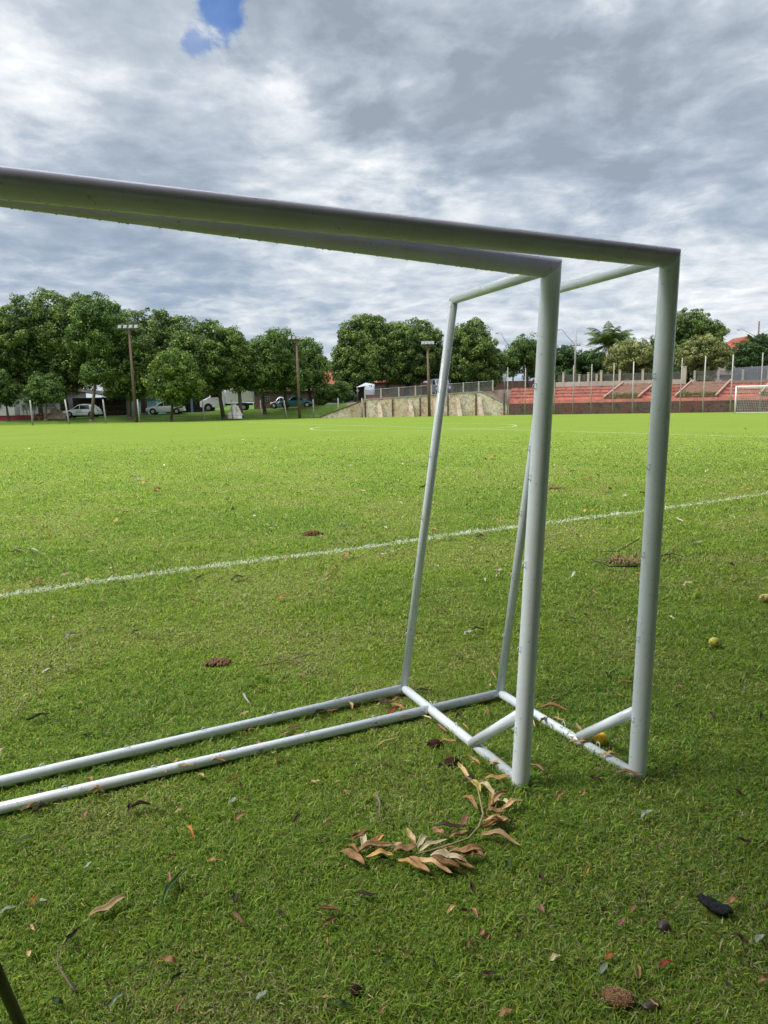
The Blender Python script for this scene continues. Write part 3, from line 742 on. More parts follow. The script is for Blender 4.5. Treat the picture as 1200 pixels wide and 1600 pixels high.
def palm(px, py_top, Y, base_y, nfr, L, label, tr=.16, seed=3):
    rr = random.Random(seed)
    base = gpt(px, Y); top = at(px, py_top, Y)
    rt = empty('palm_tree', base, label, 'palm', 'palms at the right')
    h_ = top.z-base.z
    b_ = MB(); b_.tube([(0, 0, -.1), (.15, 0, h_*.3), (.1, 0, h_*.65), (0, 0, h_)], [tr*1.4, tr, tr*.9, tr*.8], 10); b_.build('trunk', M['palebark'], rt)
    for k in range(nfr):
        azm = 2*math.pi*k/nfr*2.4+rr.uniform(-.2, .2); el = rr.uniform(.35, 1.45) if k > 7 else rr.uniform(-.6, .1)
        Lk = L*rr.uniform(.8, 1.1); P = [Vector((0, 0, h_))]; an = el
        for s_ in range(10):
            an -= (.05+.012*s_)+.06*rr.random(); P.append(P[-1]+Vector((math.cos(azm)*math.cos(an), math.sin(azm)*math.cos(an), math.sin(an)))*Lk/10)
        Vv, cols = [], []
        side = Vector((-math.sin(azm), math.cos(azm), 0))
        col0 = np.array([.055, .10, .022])*rr.uniform(.8, 1.5)+np.array([.035, .03, .0])*rr.random()
        for s_ in range(1, 40):
            u_ = s_/40*10; i0 = int(u_); f_ = u_-i0; p = P[i0].lerp(P[min(i0+1, 10)], f_); tdir = (P[min(i0+1, 10)]-P[i0]).normalized()
            ll = L*.24*math.sin(math.pi*min(1, .12+s_/40*.86))+.1
            for sg in (-1, 1):
                dr = (side*sg*.8+tdir*.55+Vector((0, 0, -.35-.4*rr.random()))).normalized()
                wv = tdir*.035
                Vv += [p-wv, p+wv, p+dr*ll*.6+wv*.8+Vector((0, 0, -.02)), p+dr*ll+Vector((0, 0, -.12*ll))]; cols += [col0*rr.uniform(.8, 1.2)]*4
        for s_ in range(10):
            p, p2_ = P[s_], P[s_+1]; wv = side*.03*(1-s_/11)
            Vv += [p-wv, p+wv, p2_+wv, p2_-wv]; cols += [np.array([.13, .14, .05])]*4
        np_mesh('frond', [tuple(v_) for v_ in Vv], np.full(len(Vv)//4, 4), np.arange(len(Vv)), M['leaf'], np.array(cols), rt)
palm(948, 538, 100, 604, 36, 4.1, 'tall coconut palm with drooping fronds behind the bleachers')
palm(1168, 533, 120, 590, 14, 1.9, 'small palm top showing left of the bare right pole', .12, 8)
palm(1192, 532, 122, 590, 14, 1.9, 'small palm top showing at the right edge of the photo', .12, 9)

# ------------------------------------------------------------------ retaining wall, bleachers
def wall_run(a, b): 
    d = (b-a); L = math.hypot(d.x, d.y); return L, math.atan2(d.y, d.x)
WA, WB = on(566, 652.5), on(795, 648)
WA = Vector((WA.x, edgeY(WA.x), 0)); WB = Vector((14.0, edgeY(14.0), 0))
wl = empty('stone_retaining_wall', WA, 'stained whitewashed stone retaining wall with sloping buttresses below the street', 'wall')
L, ang = wall_run(WA, WB); wl.rotation_euler = (0, 0, ang)
zA, zB = 1.95, 2.62
b = MB()
prof = [(0, 0), (L, 0), (L, 1.05), (L-3.0, zB), (0, zA)]
nn_ = len(prof); vs = [(x, 0.0, z-.05) for x, z in prof]+[(x, .45, z-.05) for x, z in prof]
b.add(vs, [tuple(range(nn_)), tuple(range(nn_, 2*nn_))[::-1]]+[(i, nn_+i, nn_+(i+1) % nn_, (i+1) % nn_) for i in range(nn_)])
b.build('wall_face', M['stone'], wl)
b = MB(); b.tube([(-.1, .2, zA+.02), (L-3.0, .2, zB+.02), (L+.05, .2, 1.05+.02)], .0, 4) if False else None
for (x0, z0_, x1, z1_) in ((-.1, zA, L-3.0, zB), (L-3.0, zB, L+.1, 1.02)):
    dz = z1_-z0_
    b.add([(x0, -.06, z0_-.04), (x1, -.06, z1_-.04), (x1, .5, z1_-.04), (x0, .5, z0_-.04), (x0, -.06, z0_+.07), (x1, -.06, z1_+.07), (x1, .5, z1_+.07), (x0, .5, z0_+.07)], [(0, 3, 2, 1), (4, 5, 6, 7), (0, 1, 5, 4), (1, 2, 6, 5), (2, 3, 7, 6), (3, 0, 4, 7)])
b.build('coping', M['concrete'], wl)
for k, s_ in enumerate((.115, .33, .50, .655, .80)):
    x = L*s_; zt = zA+(zB-zA)*s_-.35
    b = MB(); b.add([(x-.18, -.003, zt), (x+.18, -.003, zt), (x+.55, -.95, -.03), (x+.02, -.95, -.03), (x-.18, -.003, -.03), (x+.18, -.003, -.03)], [(0, 3, 2, 1), (0, 4, 3), (1, 2, 5), (3, 4, 5, 2), (0, 1, 5, 4)])
    b.build('buttress', M['buttress'], wl)
for k in range(6):
    x = L*(.02+.19*k); zt = zA+(zB-zA)*min(1, x/(L-3))
    b = MB(); b.box((x, -.012, zt/2-.1), (.16, .1, zt-.2)); b.build('pilaster', M['basestone'], wl)
# sloped end wall going down the bank on the left
SA = on(500, 653.5); SA = Vector((SA.x, edgeY(SA.x)+.1, 0))
sw = empty('stone_wing_wall', SA, 'low stone wing wall stepping down the grass bank, left end of the retaining wall', 'wall')
Ls, angs = wall_run(SA, WA); sw.rotation_euler = (0, 0, angs)
b = MB(); prof = [(0, -.05), (Ls-.02, -.05), (Ls-.02, 1.78), (0, .08)]
vs = [(x, -.01, z) for x, z in prof]+[(x, .42, z) for x, z in prof]
b.add(vs, [(0, 1, 2, 3), (7, 6, 5, 4)]+[(i, 4+i, 4+(i+1) % 4, (i+1) % 4) for i in range(4)]); b.build('wall_face', M['stone'], sw)
b = MB(); b.add([(-.1, -.07, .07), (Ls-.02, -.07, 1.76), (Ls-.02, .5, 1.76), (-.1, .5, .07), (-.1, -.07, .18), (Ls-.02, -.07, 1.88), (Ls-.02, .5, 1.88), (-.1, .5, .18)], [(0, 3, 2, 1), (4, 5, 6, 7), (0, 1, 5, 4), (1, 2, 6, 5), (2, 3, 7, 6), (3, 0, 4, 7)]); b.build('coping', M['basestone'], sw)

# bleachers: local frame s along, n away from the pitch
BO = Vector((14.0, 79.5, 0)); bu = Vector((39-14, 73-79.5, 0)).normalized(); bn_ = Vector((-bu.y, bu.x, 0)); bang = math.atan2(bu.y, bu.x)
def s_of(px, n_off=0.0, py=630):
    r_ = ray(px, py); P = BO+bn_*n_off      # P + s*bu parallel to r
    return (P.y*r_.x-P.x*r_.y)/(bu.x*r_.y-bu.y*r_.x)
BL = 52.0
bt = empty('bleachers', BO, 'long flight of faded pink concrete bleachers above a dark stained base wall', 'bleachers', rz=bang)
b = MB(); b.box((BL/2, .25, .57), (BL, .5, 1.3)); b.build('base_wall', M['basestone'], bt)
b = MB(); nst = 5; z0_ = 1.24; dz = .37; dn = .95
prof = [(0.46, z0_-.3), (0.46, z0_+.32)]
for k in range(nst):
    zt = z0_+.32+k*dz; prof += [(.46+dn*(k+1), zt), (.46+dn*(k+1), zt+dz)] if k < nst-1 else [(.46+dn*(k+1)+.6, zt)]
prof += [(prof[-1][0], z0_-.3)]
nn_ = len(prof); vs = [(-.0, n_, z) for n_, z in prof]+[(BL, n_, z) for n_, z in prof]
b.add(vs, [(i, nn_+i, nn_+(i+1) % nn_, (i+1) % nn_) for i in range(nn_)]+[tuple(range(nn_)), tuple(range(nn_, 2*nn_))[::-1]])
b.build('step', M['pink'], bt)
ztop = z0_+.32+(nst-1)*dz
print('bleacher top', ztop)
# earth slopes between the flights with pale raking kerbs
def slope_bed(pxa, pxb, label):
    sa_, sb_ = s_of(pxa, 0, 632), s_of(pxb, 0, 632)
    rt = empty('planting_bed', BO+bu*sa_, label, 'planting bed', 'earth slopes in the bleachers', bang)
    w_ = sb_-sa_
    b_ = MB(); N_ = 14; vs_, fs_ = [], []
    for i in range(N_+1):
        for j in range(9):
            n_ = .62+(j/8)*4.3; z_ = z0_+.36+(j/8)*(nst-1)*dz*1.04+.10+random.uniform(-.04, .04); vs_.append((w_*i/N_+.5*(n_-.6), n_, z_))
    for i in range(N_):
        for j in range(8): fs_.append((i*9+j, (i+1)*9+j, (i+1)*9+j+1, i*9+j+1))
    o_ = len(vs_); 
    b_.add(vs_, fs_, True)
    for i_ in (0, N_): 
        q_ = [vs_[i_*9+j] for j in range(9)]+[(vs_[i_*9+8][0], 4.92, z0_+.2), (vs_[i_*9][0], .62, z0_+.2)]
        b_.add(q_, [tuple(range(11))])
    b_.add([vs_[0], vs_[N_*9], (vs_[N_*9][0], .62, z0_+.2), (vs_[0][0], .62, z0_+.2)], [(0, 1, 2, 3)])
    b_.build('earth_slope', M['earth'], rt)
    # tufts of grass along the lower edge
    n_g = 500; r_ = np.random.default_rng(int(pxa)); gx = r_.random(n_g)*w_; gn = .7+abs(r_.normal(0, .5, n_g)); gx = gx+.5*(gn-.6); gz = z0_+.48+(gn-.62)/4.3*(nst-1)*dz
    hh = r_.uniform(.06, .22, n_g); dxx = r_.normal(0, .08, n_g)
    V_ = np.stack([np.stack([gx-.03, gn, gz-.03], 1), np.stack([gx+.03, gn, gz-.03], 1), np.stack([gx+dxx, gn, gz+hh], 1)], 1)
    tg_ = np_mesh('grass_tuft', V_.reshape(-1, 3), np.full(n_g, 3), np.arange(n_g*3), M['leaf'], np.tile([.07, .10, .025], (n_g*3, 1)), rt); tg_['kind'] = 'stuff'
    for xx in (0, w_):
        k_ = MB(); xf, xb_ = xx-.05, xx+2.25; za_, zb_ = z0_+.42, z0_+.46+(nst-1)*dz*1.08
        k_.add([(xf-.08, .5, za_), (xf+.08, .5, za_), (xb_+.08, 5.2, zb_), (xb_-.08, 5.2, zb_), (xf-.08, .5, za_+.17), (xf+.08, .5, za_+.17), (xb_+.08, 5.2, zb_+.19), (xb_-.08, 5.2, zb_+.19)], [(0, 3, 2, 1), (4, 5, 6, 7), (0, 1, 5, 4), (1, 2, 6, 5), (2, 3, 7, 6), (3, 0, 4, 7)])
        k_.build('raking_kerb', M['pinkrail'], rt)
slope_bed(944, 998, 'red earth slope in the bleachers around the ficus right of the palm')
slope_bed(1056, 1120, 'red earth slope in the bleachers below the cream flecked ficus')
slope_bed(1188, 1250, 'red earth slope in the bleachers behind the far goal net')
# low cream wall along the top of the bleachers
s0, s1 = s_of(868, 6.2, 601), s_of(1071, 6.2, 601)
cw = empty('low_cream_wall', BO+bu*s0+bn_*6.3+Vector((0, 0, ztop)), 'low cream wall with pillars and mesh panels along the top of the bleachers', 'wall', rz=bang)
b = MB(); b.box(((s1-s0)/2, 0, .2), (s1-s0, .2, .75)); b.build('wall_base', M['cream'], cw)
for px, hh in ((880, 1.25), (905, .95), (919, 1.15), (932, .95), (939, 1.35), (968, 1.35), (1004, 1.35), (1036, 1.2), (1068, 1.55)):
    s_ = s_of(px, 6.3, 595)-s0; b = MB(); b.box((s_, -.01, hh/2+.2), (.24 if px != 1068 else .5, .26, hh+.4)); b.box((s_, -.01, hh+.43), (.30 if px != 1068 else .56, .32, .06)); b.build('pillar', M['cream'], cw)
for a_, b_2 in ((870, 905), (905, 939), (939, 968), (968, 1004), (1004, 1036), (1036, 1068)):
    xa, xb = s_of(a_, 6.3, 595)-s0+.14, s_of(b_2, 6.3, 595)-s0-.14
    b = MB(); b.box(((xa+xb)/2, .05, 1.0), (xb-xa, .015, .8)); b.build('mesh_panel', M['wiremesh'], cw)
s2, s3 = s_of(1083, 6.2, 601), s_of(1215, 6.2, 601)
fe = empty('mesh_fence', BO+bu*s2+bn_*6.3+Vector((0, 0, ztop)), 'wire mesh fence on concrete posts above the right bleachers', 'fence', rz=bang)
b = MB(); b.box(((s3-s2)/2, .0, .04), (s3-s2, .25, .5)); b.build('kerb', M['pinkrail'], fe)
for px in (1085, 1122, 1160, 1200):
    s_ = s_of(px, 6.3, 595)-s2; b = MB(); b.box((s_, 0, .75), (.2, .2, 1.5)); b.build('post', M['concrete'], fe)
for a_, b_2 in ((1085, 1122), (1122, 1160), (1160, 1200)):
    xa, xb = s_of(a_, 6.3, 595)-s2+.1, s_of(b_2, 6.3, 595)-s2-.1
    b = MB(); b.box(((xa+xb)/2, .0, .9), (xb-xa, .015, 1.1)); b.build('mesh_panel', M['wiremesh'], fe)
# grey sheet wall at the right
g0 = at(1145, 604, 92); gw = empty('grey_sheet_wall', Vector((g0.x, 92, zg(g0.x, 92))), 'long blue grey corrugated sheet wall at the right edge behind the mesh fence', 'wall', rz=-.22)
b = MB(); n_ = 60
vs = [];
for i in range(n_+1):
    xx = i*.14; yy = .03*(i % 2); vs += [(xx, yy, -.2), (xx, yy, 2.0+.045*xx)]
b.add(vs, [(2*i, 2*i+2, 2*i+3, 2*i+1) for i in range(n_)]); b.build('sheet_panel', mat('blue_grey_sheet', (.20, .23, .27), .7, .2, var=.4, vscale=1.0), gw)
b = MB(); b.box((4.2, .10, .9), (8.4, .08, .10)); b.build('rail', M['concrete'], gw)
for i in range(5): b = MB(); b.box((.1+i*2.05, .16, 1.0), (.12, .1, 2.4)); b.build('post', M['concrete'], gw)

# ------------------------------------------------------------------ poles and posts
def pole(name, px, pytop, Y, label, cat, group, r=.065, mt='concrete', base=None, lean=0.0):
    bs = base or gpt(px, Y); tp = at(px, pytop, Y)
    b_ = MB(); b_.tube([bs-Vector((0, 0, .1))-bs, Vector((lean*.5, 0, (tp.z-bs.z)/2)), Vector((lean, 0, tp.z-bs.z))], [r*1.1, r, r*.85], 10)
    o_ = b_.build(name, M[mt]); o_.location = bs
    return tag(o_, label, cat, group)
names = {793: 'weathered net post at the right end of the stone wall', 820: 'weathered net post just left of the leaning goal post', 866: 'weathered net post half hidden by the left goal post',
 895: 'dark net post directly in front of the tall utility pole', 923: 'thin net post below the left fronds of the palm', 957: 'net post left of the round ficus', 988: 'pale net post crossing the trunk of the round ficus',
 1020: 'net post hidden behind the right goal post', 1062: 'net post just right of the right goal post', 1098: 'pale net post crossing the leafy ficus skirt', 1141: 'net post left of the far goal', 1187: 'net post standing inside the far goal mouth'}
tops = {793: 574, 820: 575, 866: 575, 895: 571, 923: 569, 957: 567, 988: 565, 1020: 562, 1062: 559, 1098: 556, 1141: 554, 1187: 551}
for px, lab in names.items():
    s_ = s_of(px, -.35, 640); P = BO+bu*s_-bn_*.35; P.z = 0
    pole('net_post', px, tops[px], P.y, lab, 'post', 'tall net posts in front of the bleachers', .064 if px in (988, 1098, 1141) else .056, 'palepost' if px in (988, 1098, 1141) else 'concrete', P, random.uniform(-.05, .05))
fp = [(107, 624, 'white leaning concrete fence post beside the white hatchback', 'palepost', -.22), (50, 625, 'grey fence post before the dim house wall at the far left', 'concrete', -.05), (165, 624, 'grey fence post before the dark shed', 'concrete', -.15), (218, 624, 'whitish peeling fence post before the blue shed', 'palepost', -.1),
      (269, 624, 'fence post right of the small bright tree trunk', 'palepost', 0), (319, 624, 'pale fence post before the white truck nose', 'palepost', -.1), (364, 625, 'grey fence post before the draped white sheet', 'concrete', -.1), (409, 625, 'fence post left of the teal car on the bank', 'concrete', -.12),
      (448, 625, 'leaning fence post before the teal car bonnet', 'concrete', -.25), (490, 624, 'fence post right of the teal car', 'concrete', 0), (529, 622, 'thin fence post on the bank before the leafy shrub', 'concrete', 0), (566, 622, 'fence post at the left corner of the stone wall', 'concrete', 0)]
for px, ty, lab, mt_, ln_ in fp:
    p = on(px, 660); Y = edgeY(p.x*1.14)-.15
    p = at(px, 650, Y); bs = Vector((p.x, Y, 0)); pole('fence_post', px, ty, Y, lab, 'post', 'fence posts along the far touchline', .075, mt_, bs, ln_)
# wires strung between fence posts
pts_ = []
for px, ty, *_ in fp:
    p = on(px, 660); Y = edgeY(p.x*1.14)-.15; pts_.append(at(px, 640, Y))
pts_.sort(key=lambda v_: v_.x)
b = MB()
for zz in (.5, 1.1, 1.7): b.tube([Vector((p.x, p.y-.07, zz)) for p in pts_], .008, 4)
tag(b.build('fence_wire', M['wire']), 'thin wires strung along the fence posts on the left bank', 'wire')
# fence on top of the stone wall
wf = empty('wall_fence', WA, 'wire mesh fence on pale posts along the top of the stone wall', 'fence', rz=ang)
pxs = [570, 595, 623, 649, 674, 698, 724, 748, 770]
def wl_s(px):
    r_ = ray(px, 620); d = (WB-WA).normalized(); return (WA.y*r_.x-WA.x*r_.y)/(d.x*r_.y-d.y*r_.x)
last = None
for px in pxs:
    s_ = wl_s(px); zt = zA+(zB-zA)*s_/(L-3)
    b = MB(); b.box((s_, .22, zt+.55), (.15, .15, 1.2)); b.build('post', M['palepost'], wf)
    if last is not None:
        b = MB(); b.add([(last[0]+.09, .22, last[1]+.1), (s_-.09, .22, zt+.1), (s_-.09, .22, zt+1.05), (last[0]+.09, .22, last[1]+1.05), (last[0]+.09, .235, last[1]+.1), (s_-.09, .235, zt+.1), (s_-.09, .235, zt+1.05), (last[0]+.09, .235, last[1]+1.05)], [(0, 1, 2, 3), (7, 6, 5, 4), (0, 4, 5, 1), (1, 5, 6, 2), (2, 6, 7, 3), (3, 7, 4, 0)])
        b.build('mesh_panel', M['wiremesh'], wf)
        b = MB(); b.tube([(last[0]+.08, .2, last[1]+1.08), (s_-.08, .2, zt+1.08)], .025, 6); b.build('rail', M['metal'], wf)
    last = (s_, zt)
# floodlight poles
def floodlight(px_top, py_top, px_base, Y, n_l, span_px, label, arms=False, base=None):
    bs = base or gpt(px_base, Y); tp = at(px_top, py_top, bs.y)-bs
    rt = empty('floodlight_pole', bs, label, 'floodlight', 'floodlight poles along the far side')
    b_ = MB(); b_.tube([(0, 0, -.1), tp*.5, tp], [.17, .14, .10], 12); b_.build('pole', M['wood'], rt)
    sp = span_px*bs.y/FPX
    b_ = MB(); b_.box((tp.x, 0, tp.z-.12), (sp, .1, .12))
    if arms: b_.tube([(tp.x-sp*.35, 0, tp.z-.1), (tp.x, 0, tp.z-1.2)], .03, 6); b_.tube([(tp.x+sp*.35, 0, tp.z-.1), (tp.x, 0, tp.z-1.2)], .03, 6)
    b_.build('crossarm', M['wood'], rt)
    for k in range(n_l):
        xx = tp.x-sp/2+sp*(k+.5)/n_l
        b_ = MB(); b_.add([(xx-.16, -.38, tp.z-.02), (xx+.16, -.38, tp.z-.02), (xx+.14, .10, tp.z+.02), (xx-.14, .10, tp.z+.02), (xx-.16, -.22, tp.z+.32), (xx+.16, -.22, tp.z+.32), (xx+.14, .16, tp.z+.26), (xx-.14, .16, tp.z+.26)], [(0, 3, 2, 1), (4, 5, 6, 7), (0, 1, 5, 4), (1, 2, 6, 5), (2, 3, 7, 6), (3, 0, 4, 7)])
        b_.box((xx, 0, tp.z-.06), (.06, .12, .14)); lm = b_.build('lamp_housing', M['lamp'], rt)
        b_ = MB(); b_.add([(xx-.13, -.385, tp.z+.0), (xx+.13, -.385, tp.z+.0), (xx+.13, -.235, tp.z+.29), (xx-.13, -.235, tp.z+.29)], [(0, 1, 2, 3)]); b_.build('lamp_glass', M['floodglass'], lm)
floodlight(201, 513, 212, 75.0, 4, 33, 'thick brown wooden floodlight pole leaning beside the blue shed')
floodlight(463, 530, 468, 80.2, 4, 26, 'slender wooden floodlight pole with braced crossarm before the teal car', True)
fb = WA.lerp(WB, .5); pp = at(671, 640, 78.9); fb = Vector((pp.x, 78.9, 0))
floodlight(668, 538, 671, 78.9, 4, 20, 'wooden floodlight pole standing before the stone wall', False, fb)
# utility poles with street lamps and cables
def upole(px, pytop, Y, label, arm=None, mt='concrete', r=.13):
    bs = gpt(px, Y); h_ = at(px, pytop, Y).z-bs.z
    rt = empty('utility_pole', bs, label, 'utility pole', 'utility poles along the upper street')
    b_ = MB(); b_.tube([(0, 0, -.1), (0, 0, h_)], [r, r*.75], 10); b_.build('pole', M[mt], rt)
    b_ = MB(); b_.box((0, 0, h_-2.3), (1.4, .1, .1)); b_.build('crossarm', M['wood'], rt)
    for xx in (-.6, 0.25, .6):
        b_ = MB(); b_.tube([(xx, 0, h_-2.25), (xx, 0, h_-2.05)], [.04, .05], 8); b_.build('insulator', M['lamp'], rt)
    if arm:
        a_ = at(arm[0], arm[1], Y)-bs; st_ = Vector((0, 0, arm[2]*h_))
        b_ = MB(); b_.tube([st_, st_.lerp(a_, .6)+Vector((0, 0, .15)), a_+Vector((.35*(1 if a_.x < 0 else -1), 0, .03)), a_], .035, 8); am = b_.build('lamp_arm', M['metal'], rt)
        b_ = MB(); b_.ball(a_+Vector((-.22*(1 if a_.x < 0 else -1), 0, -.04)), .13, 10, 6, 0, (2.2, 1, .6)); b_.build('lamp_head', M['lamp'], am)
    return bs+Vector((0, 0, h_-2.05))
k1 = upole(801, 531, 104, 'utility pole half hidden in the airy tree, with a long lamp arm', (779, 520, .75))
k2 = upole(897, 513, 100, 'tall utility pole with lamp arm and cables between the goal posts', (874, 515, .72))
k3 = upole(1026, 520, 104, 'utility pole hidden behind the right goal post, its lamp arm showing', (1006, 528, .8))
k4 = upole(1178, 502, 112, 'bare dark utility pole at the right with lamp arm beside it', (1156, 515, .74), 'wood', .15)
b = MB(); b.tube([(0, 0, -.2), (0, 0, .2)], .25, 12); 
bs2 = Vector((k2.x+.75, k2.y, k2.z-.9)); b = MB(); b.tube([(0, 0, -.28), (0, 0, .28)], .2, 12); b.box((-.4, 0, 0), (.5, .06, .06)); tag(b.build('transformer', M['metal'], loc=bs2), 'small dark transformer hung on the tall utility pole between the goal posts', 'transformer')
far0, far1 = k1+Vector((-28, 6, -.3)), k4+Vector((28, -2, 0))
for j, dx_ in enumerate((-.6, .25, .6)):
    b = MB(); P = [far0, k1, k2, k3, k4, far1]
    for a_, c_ in zip(P[:-1], P[1:]):
        pts = []
        for k in range(13):
            u_ = k/12; p = a_.lerp(c_, u_)+Vector((dx_, 0, -.7*4*u_*(1-u_)+j*.0)); pts.append(p)
        b.tube(pts, .016, 5, False)
    tag(b.build('power_line', M['wire']), ('lowest', 'middle', 'uppermost')[j]+' of the thin power lines sagging between the utility poles' if False else 'thin black power line sagging between the utility poles', 'cable', 'power lines between the utility poles')
# round sign near the wall end
sg = empty('road_sign', gpt(788, 90), 'round white road sign on a post above the right end of the stone wall', 'sign')
b = MB(); b.tube([(0, 0, 0), (0, 0, 1.9)], .04, 8); b.build('post', M['metal'], sg)
b = MB(); b.tube([(0, -.05, 1.7), (0, -.08, 1.7)], .25, 20); b.build('sign_plate', M['palepost'], sg)

# far goal with net
gp = on(1148, 646.0); 
fg = empty('football_goal', gp, 'full size white goal with a grey net at the far right before the bleachers', 'goal', rz=R(-14.5))
Hh, Ww, rr_ = 2.50, 7.32, .055
for xx in (0, Ww): b = MB(); b.tube([(xx, 0, -.05), (xx, 0, Hh)], rr_, 12); b.build('post', M['netwhite'], fg)
b = MB(); b.tube([(-rr_, 0, Hh), (Ww+rr_, 0, Hh)], rr_+.003, 12); b.build('crossbar', M['netwhite'], fg)
for xx in (0, Ww):
    b = MB(); b.tube([(xx, 0, Hh-.02), (xx+.3, .5, Hh-.05), (xx+.3, 1.3, .03)], .03, 8); b.build('net_stay', M['netwhite'], fg)
b = MB(); b.tube([(.02, 0, .03), (.3, 1.3, .03), (Ww+.3, 1.3, .03), (Ww, 0, .03)], .03, 8); b.build('ground_bar', M['netwhite'], fg)
b = MB()
def np_(u_, v_): # net sheet: u across, v from bar to ground
    return Vector((u_*Ww+.3*min(1, v_*3), .5*min(1, v_*3)+.8*max(0, (v_-.33)/.67), Hh-.03-(.06*min(1, v_*3))-(Hh-.12)*max(0, (v_-.33)/.67)-.03*math.sin(u_*9)))
for i in range(0, 49): b.tube([np_(i/48, j/8) for j in range(9)], .006, 3, False)
for j in range(1, 22): b.tube([np_(i/12, j/22) for i in range(13)], .006, 3, False)
for xx in (0, Ww):
    for k in range(1, 12): b.tube([(xx, 0, Hh*k/12), (xx+.3, .5+.8*(1-k/12), Hh*k/12)], .006, 3, False)
b.build('net', M['netwhite'], fg)

# ------------------------------------------------------------------ vehicles
def car(px0, px1, Y, label, paint, h=1.45, kind='hatch', facing=-1, rz=0.0, name='parked_car', group='vehicles on the far street', zoff=0.0, extra=None):
    xm = (px0+px1)/2; bs = gpt(xm, Y); bs.z += .03+zoff
    Lc = (px1-px0)*Y/FPX; wd_ = 1.66
    rt = empty(name, bs, label, 'car', group, rz)
    f = facing
    hl = Lc/2; belt = h*.60; sill = .22
    if kind == 'hatch':
        low = [(-hl, .32), (-hl, belt*.62), (-hl*.93, belt*.80), (-hl*.48, belt*.98), (hl*.9, belt*1.03), (hl*.985, belt*.95), (hl, .5), (hl*.97, .30), (hl*.6, sill), (-hl*.7, sill)]
        gh = [(-hl*.50, belt*.98), (-hl*.10, h*.965), (hl*.18, h), (hl*.62, h*.965), (hl*.93, belt*1.03)]
        gb = [-hl*.02, hl*.42]
    elif kind == 'old':   # rounded two door saloon
        low = [(-hl, .40), (-hl*.99, belt*.72), (-hl*.86, belt*.92), (-hl*.42, belt*1.0), (hl*.55, belt*1.02), (hl*.82, belt*.92), (hl*.97, belt*.62), (hl, .38), (hl*.7, sill), (-hl*.7, sill)]
        gh = [(-hl*.44, belt*1.0), (-hl*.16, h*.955), (hl*.08, h), (hl*.30, h*.965), (hl*.72, belt*.98)]
        gb = [hl*.06, hl*.3]
    else:
        low = [(-hl, .34), (-hl, belt*.65), (-hl*.93, belt*.82), (-hl*.45, belt*.98), (hl*.6, belt*1.02), (hl*.98, belt*.97), (hl, .5), (hl*.97, .30), (hl*.6, sill), (-hl*.7, sill)]
        gh = [(-hl*.47, belt*.98), (-hl*.12, h*.965), (hl*.12, h), (hl*.38, h*.95), (hl*.64, belt*1.02)]
        gb = [0, hl*.35]
    b_ = MB(); sgn = -f
    L2 = [(x*sgn*-1*-1, z) for x, z in low]; G2 = [(x*sgn*-1*-1, z) for x, z in gh]
    def yw(z): return wd_/2*(1-.26*max(0, (z-belt)/(h-belt))) if z > belt else wd_/2*(1-.05*max(0, (belt*.7-z)/belt))
    def slab(prof):
        n_ = len(prof); vs_ = [(x, -yw(z), z) for x, z in prof]+[(x, yw(z), z) for x, z in prof]
        fs_ = [tuple(range(n_)), tuple(range(n_, 2*n_))[::-1]]+[(i, n_+i, n_+(i+1) % n_, (i+1) % n_) for i in range(n_)]
        return vs_, fs_
    # facing -1: nose at -x
    flip = 1 if f < 0 else -1
    L2 = [(x*flip, z) for x, z in low]; G2 = [(x*flip, z) for x, z in gh]
    if flip < 0: L2 = L2[::-1]; G2 = G2[::-1]
    b_.add(*slab(L2)); b_.add(*slab(G2)); bo = b_.build('body', M[paint], rt)
    md = bo.modifiers.new('bevel', 'BEVEL'); md.width = .05; md.segments = 2; md.limit_method = 'ANGLE'; md.angle_limit = R(25)
    bo.data.polygons.foreach_set('use_smooth', [True]*len(bo.data.polygons))
    # side windows, split by the pillar
    zt, zb = h*.915, belt*1.04
    def gx(z, front):   # greenhouse x at height
        pts = gh[:3] if front else gh[2:]
        xs_ = sorted(pts, key=lambda q_: q_[1]); return float(np.interp(z, [q_[1] for q_ in xs_], [q_[0] for q_ in xs_]))
    segs = [(gx(zb, True)+.10, gx(zt, True)+.16, gb[0]-.03, gb[0]-.03), (gb[0]+.03, gb[0]+.03, min(gb[1]+.25, gx(zb, False)-.14), min(gb[1]+.12, gx(zt, False)-.16))]
    for xa_, xb_, xc, xd in segs:
        for sd in (-1, 1):
            yb, ytp = sd*(yw(zb)+.008), sd*(yw(zt)+.008)
            w_ = MB(); w_.add([(xa_*flip, yb, zb), (xc*flip, yb, zb), (xd*flip, ytp, zt), (xb_*flip, ytp, zt)], [(0, 1, 2, 3)]); w_.build('side_window', M['glass'], rt)
    (x0, z0_), (x1, z1_) = gh[0], gh[1]
    def pane(x0, z0_, x1, z1_, nm, sgn_):
        a_, c_ = .12, .9; dx_, dz_ = x1-x0, z1_-z0_; nx, nz = -dz_*sgn_, dx_*sgn_; nl = math.hypot(nx, nz); nx, nz = nx/nl*.01, nz/nl*.01
        q_ = [(x0+dx_*a_, z0_+dz_*a_), (x0+dx_*c_, z0_+dz_*c_)]
        w_ = MB(); w_.add([((q_[0][0]+nx)*flip, -yw(q_[0][1])*.9, q_[0][1]+nz), ((q_[0][0]+nx)*flip, yw(q_[0][1])*.9, q_[0][1]+nz), ((q_[1][0]+nx)*flip, yw(q_[1][1])*.88, q_[1][1]+nz), ((q_[1][0]+nx)*flip, -yw(q_[1][1])*.88, q_[1][1]+nz)], [(0, 1, 2, 3)]); w_.build(nm, M['glass'], rt)
    pane(*gh[0], *gh[1], 'windscreen', 1); pane(*gh[-1], *gh[-2], 'rear_window', -1)
